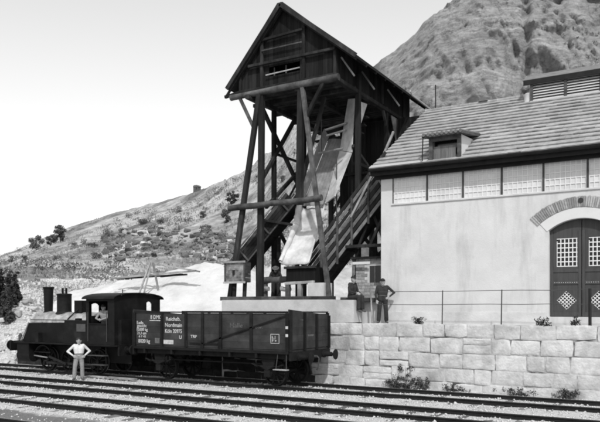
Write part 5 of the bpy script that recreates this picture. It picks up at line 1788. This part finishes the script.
TS = [(36, 250, 15, 8, 'round dark tree low on the hill at far left'), (50, 246, 11, 6, 'bushy tree right of the leftmost hill tree'),
      (61, 242, 17, 7, 'tallest rounded tree on the hill above the chimney')]
for i, (px, y, h, r, lab) in enumerate(TS):
    b = hill_at_pixel_height(px, y)
    h, r = seen_size(b, h), seen_size(b, r)
    tree('hill_tree', b, h, r, lab, 'tree', 'leaf', 1800, h * .045, 40 + i, .15, 'trees on the left hillside')
SH = [(12, 262, 'low dark bush at the left edge of the hill'), (24, 262, 'wide bush below the leftmost hill tree'), (75, 246, 'grey bush on the hill right of the tallest tree'),
      (92, 247, 'small bush high on the slope above the dome'), (96, 258, 'dark bush on the slope above the cab front'), (108, 235, 'thin bush near the skyline above the cab'),
      (122, 232, 'flat bush under the skyline left of the hut'), (143, 224, 'small bush right of the flat bush under the skyline'), (112, 250, 'bush at the left end of the rock outcrop'),
      (162, 224, 'broad bush above the rock outcrop'), (178, 212, 'bush on the slope left below the hut'), (204, 218, 'dark bush on the slope below the hut'),
      (232, 204, 'upright dark bush beside the tower leg'), (228, 222, 'bush below the upright bush beside the tower leg'), (205, 234, 'bush above the right end of the rock outcrop'),
      (196, 244, 'bush at the right end of the rock outcrop'), (270, 205, 'bush seen between the left tower legs'), (283, 180, 'bush on the slope behind the tower bracing'),
      (5, 276, 'bush above the embankment at the left edge'), (38, 270, 'low bush above the embankment left of the chimney'), (56, 262, 'low bush on the hill above the chimney')]
gs = random.Random(12)
for i, (px, y, lab) in enumerate(SH):
    b = hill_at_pixel_height(px, y)
    h, r = seen_size(b, gs.uniform(5, 9)), seen_size(b, gs.uniform(4, 8))
    if 'upright' in lab: h, r = seen_size(b, 15), seen_size(b, 6)
    tree('hill_bush', b - Vector((0, 0, .2)), h, r, lab, 'bush', 'leaf' if i % 3 else 'leaf_dark', 1000, max(h, r) * .055, 80 + i, .05, 'bushes on the hillside')


def ray_ground(px, d, z): x, y = polar(px, d); return Vector((x, y, z))


# young dark conifers on the embankment at the left edge
CF = [(-4, 39.5, 2.6, 'leftmost young conifer, cut by the picture edge'), (2, 40.2, 2.4, 'second young conifer from the left edge'), (7, 39.0, 2.2, 'third young conifer from the left edge'),
      (12, 40.5, 2.3, 'fourth young conifer from the left edge'), (17, 41.2, 1.9, 'young conifer at the right end of the left row')]
for i, (px, d, h, lab) in enumerate(CF):
    g = random.Random(300 + i)
    jcol = HV[int((px + 420) / 772 * 259)]
    dd = [abs(-SY * p[0] + CY * p[1] - d) for p in jcol]
    b = Vector(jcol[int(np.argmin(dd))])
    t = thing('young_conifer', tuple(b - Vector((0, 0, .1))), lab, 'tree', 'young conifers on the embankment')
    MB().log(b - Vector((0, 0, .3)), b + Vector((0, 0, h * .95)), .05, .015, seed=i).build('trunk', 'bark', t)
    cl = [(g.uniform(-.1, .1), g.uniform(-.1, .1), h * (.1 + .85 * k / 9), (.62 - .5 * k / 9) * h * .32) for k in range(10)]
    v, f = leaf_cloud(cl, 1500, .11, 300 + i)
    np_mesh('crown', v, f, 'leaf_dark', t)

# dry grass tufts over the hillside: uncountable
n = 42000
g = np.random.default_rng(5)
ii = g.integers(20, 259, n); jj = (g.random(n) ** 1.1 * 82 + 15).astype(int)
p = HV[ii, jj] + g.normal(size=(n, 3)) * np.array([.35, .35, 0])
mask = np.array([fbm(a * .06, b * .06, 11, 4) > -.12 for a, b in p[:, :2]])
p = p[mask]; n = len(p)
a = g.uniform(0, 2 * PI, n); s = g.uniform(.05, .15, n)
dx = np.stack([np.cos(a), np.sin(a), np.zeros(n)], 1) * (s * .9)[:, None]
top = np.stack([g.normal(size=n) * .06, g.normal(size=n) * .06, s * 1.3], 1)
dn = np.array([0, 0, -.05])
v1 = np.stack([p - dx + dn, p + dx + dn, p + top + dx * .3, p + top * .9 - dx * .5], 1)
dx2 = np.stack([-dx[:, 1], dx[:, 0], dx[:, 2]], 1)
v2 = np.stack([p - dx2 + dn, p + dx2 + dn, p + top * .85 + dx2 * .4, p + top - dx2 * .4], 1)
v = np.concatenate([v1, v2]).reshape(-1, 3)
tag(np_mesh('hill_grass', v, np.arange(len(v)).reshape(-1, 4), 'grass'), 'rough dry grass tufts covering the hillside', 'grass', kind='stuff')

# ------------------------------------------------------------------ rock outcrop on the hill, rubble on the embankment
def rock(c, r, parent, mat='rubble', seed=0, name='rock', flat=.65):
    g = random.Random(seed)
    sx, sy, sz = g.uniform(.8, 1.5), g.uniform(.7, 1.1), flat * g.uniform(.7, 1.3)
    bm = bmesh.new()
    rot = Matrix.Rotation(g.uniform(0, 6), 3, 'Z') @ Matrix.Rotation(g.uniform(-.4, .4), 3, 'X')
    for _ in range(16):
        d = Vector((g.gauss(0, 1), g.gauss(0, 1), g.gauss(0, 1))).normalized() * g.uniform(.75, 1.1)
        d = Vector([max(-.72, min(.72, q)) for q in d])            # broken flat faces
        bm.verts.new(rot @ Vector((d.x * sx, d.y * sy, d.z * sz)) * r)
    res = bmesh.ops.convex_hull(bm, input=bm.verts)
    bmesh.ops.delete(bm, geom=[v for v in res['geom_interior'] if isinstance(v, bmesh.types.BMVert)], context='VERTS')
    bmesh.ops.recalc_face_normals(bm, faces=bm.faces)
    me = bpy.data.meshes.new(name); bm.to_mesh(me); bm.free()
    me.materials.append(M[mat])
    o = bpy.data.objects.new(name, me); C.objects.link(o)
    if parent:
        o.parent = parent; o.location = Vector(c) - ORG[parent]
    else: o.location = c
    return o


M['outcrop'] = gmat('lichen_rock', 0.15, 0.4, 1.2, 0.95, 0.6, 5, ov=0.35, v2=0.09, mscale=.8)
c0_ = hill_at_pixel_height(160, 248)
oc = thing('rock_outcrop', tuple(c0_), 'broken grey rock outcrop on the lower hillside above the white heap', 'rocks')
g = random.Random(77)
for i in range(210):
    px = g.uniform(104, 236); y = 250 + g.uniform(-13, 15) - 8 * math.sin((px - 104) / 128 * PI)
    b = hill_at_pixel_height(px, y)
    rock(b + Vector((0, 0, .12)), seen_size(b, g.uniform(2.0, 6.5)), oc, 'outcrop' if g.random() < .85 else 'rubble', 500 + i)

rb = thing('rubble_bank', tuple(ray_ground(10, 34, 0)), 'bank of tumbled pale rubble left of the locomotive front', 'rubble')
for i in range(110):
    px = g.uniform(-40, 62); d = g.uniform(33.4, 42)
    col = HV[max(0, min(259, int((px + 420) / 772 * 259)))]
    dd = [abs(-SY * q[0] + CY * q[1] - d) for q in col]
    b = Vector(col[int(np.argmin(dd))])
    b += Vector((g.uniform(-.3, .3), g.uniform(-.3, .3), .02))
    rock(b, g.uniform(.12, .42), rb, 'rubble', 700 + i)
pts = []; g2 = np.random.default_rng(9)
for _ in range(9000):
    i = int(g2.integers(118, 182)); j = g2.random() * 19
    j0 = int(j); u = j - j0
    q = HV[i, j0] * (1 - u) + HV[i, j0 + 1] * u
    w = g2.random(); q2 = HV[i + 1, j0] * (1 - u) + HV[i + 1, j0 + 1] * u
    pts.append(q * (1 - w) + q2 * w)
scatter_stones('embankment_rubble', np.array(pts), g2.uniform(.03, .12, len(pts)) * (1 + .8 * (g2.random(len(pts)) > .93)), 'rubble', label='pale broken rubble strewn over the embankment', cat='rubble')


def scrub(name, centres, radii, n_each, leaf, mat, label, seed):
    cl = [(c[0], c[1], c[2] + r * .3, r) for c, r in zip(centres, radii)]
    v, f = leaf_cloud(cl, n_each * len(cl), leaf, seed)
    return tag(np_mesh(name, v, f, mat), label, 'scrub', kind='stuff')


M['scrub'] = gmat('grey_scrub', 0.12, 0.5, 0.3, 0.9, 0, 20, ov=0)
cs = []; rs = []
while len(cs) < 420:
    i = int(g2.integers(60, 259)); j = int(24 + g2.random() ** .8 * 70)
    q = HV[i, j]
    if fbm(q[0] * .045, q[1] * .045, 31, 3) + .25 * g2.random() > .05:
        cs.append(q); rs.append(float(g2.uniform(.25, .9)))
scrub('hill_scrub', cs, rs, 60, .10, 'scrub', 'low grey scrub scattered over the hillside', 21)
cs = []; rs = []
while len(cs) < 260:
    i = int(g2.integers(40, 330)); j = int(70 + g2.random() * 146)
    q = CV[i, j]
    if fbm(q[0] * .06, q[1] * .06, q[2] * .08 + 50, 3) > .12 - .25 * smooth(120, 300, i):
        cs.append(q); rs.append(float(g2.uniform(.15, .6)))
scrub('cliff_scrub', cs, rs, 40, .08, 'scrub', 'small scrub clinging to the cliff face', 22)
# small hut on the skyline
hb = hill_at_pixel_height(198, 191)
hs = thing('hillside_hut', tuple(hb), 'tiny grey hut on the hill skyline', 'hut')
MB().box(hb.x - .6, hb.x + .6, hb.y - .5, hb.y + .5, hb.z - .8, hb.z + .75).build('wall', 'outcrop', hs, smooth=False)
MB().prism([(hb.x - .7, hb.z + .752), (hb.x + .7, hb.z + .752), (hb.x + .4, hb.z + 1.1), (hb.x - .4, hb.z + 1.1)], hb.y - .6, hb.y + .6, 'y').build('roof', 'tile_dark', hs, smooth=False)
MB().box(hb.x + .05, hb.x + .35, hb.y - .52, hb.y - .498, hb.z + .15, hb.z + .6).build('window', 'dark_glass', hs, smooth=False)
pb = hill_at_pixel_height(154, 236)
po = MB().log(pb - Vector((0, 0, .4)), pb + Vector((0, 0, 3.2)), .07, .05, seed=3).build('hill_pole', 'timber_pale')
tag(po, 'pale wooden pole standing on the hillside above the outcrop', 'pole')


# weeds on and below the wall
def weed(base, h, n, label, seed, spread=.25, mat='leaf_dark'):
    t = thing('wall_weed', tuple(base), label, 'weed', 'weeds on the stone wall')
    g = random.Random(seed)
    m = MB()
    for i in range(6):
        m.cyl(base + Vector((g.uniform(-.04, .04), g.uniform(-.03, .03), -.02)), base + Vector((g.uniform(-spread, spread) * .7, g.uniform(-.12, .03), h * g.uniform(.5, .95))), .006, .003, 5)
    m.build('stems', mat, t)
    cl = [(g.gauss(0, spread * .55), g.uniform(-.10, .02), h * (g.random() ** 1.6) * .9, .11) for _ in range(22)]
    v, f = leaf_cloud(cl, n * 2, .030, seed)
    np_mesh('leaves', v, f, mat, t)


WD = [((-8.85, 22.62, -.1), .85, 500, 'large dark weed climbing the foot of the stone wall', .38), ((-8.3, 22.55, -.12), .4, 260, 'low weed right of the large weed at the wall foot', .35),
      ((-7.1, 22.52, -.12), .22, 200, 'small weed at the middle of the wall foot', .5), ((-5.1, 22.52, -.12), .22, 200, 'small weed at the wall foot below the door', .45), ((-3.6, 22.52, -.12), .3, 240, 'dark weed at the wall foot near the right edge', .35),
      ((-8.45, 22.78, 2.12), .22, 160, 'weed tuft on the wall top left of the first railing post', .2), ((-4.35, 22.76, 2.12), .22, 160, 'weed tuft on the wall top below the door', .22), ((-3.35, 22.76, 2.12), .3, 120, 'thin weed on the wall top near the thick post', .1),
      ((-9.35, 22.56, -.12), .35, 220, 'weed left of the large weed at the wall foot', .3)]
for i, (b, h, n, lab, sp) in enumerate(WD): weed(Vector(b), h, n, lab, 900 + i, sp)
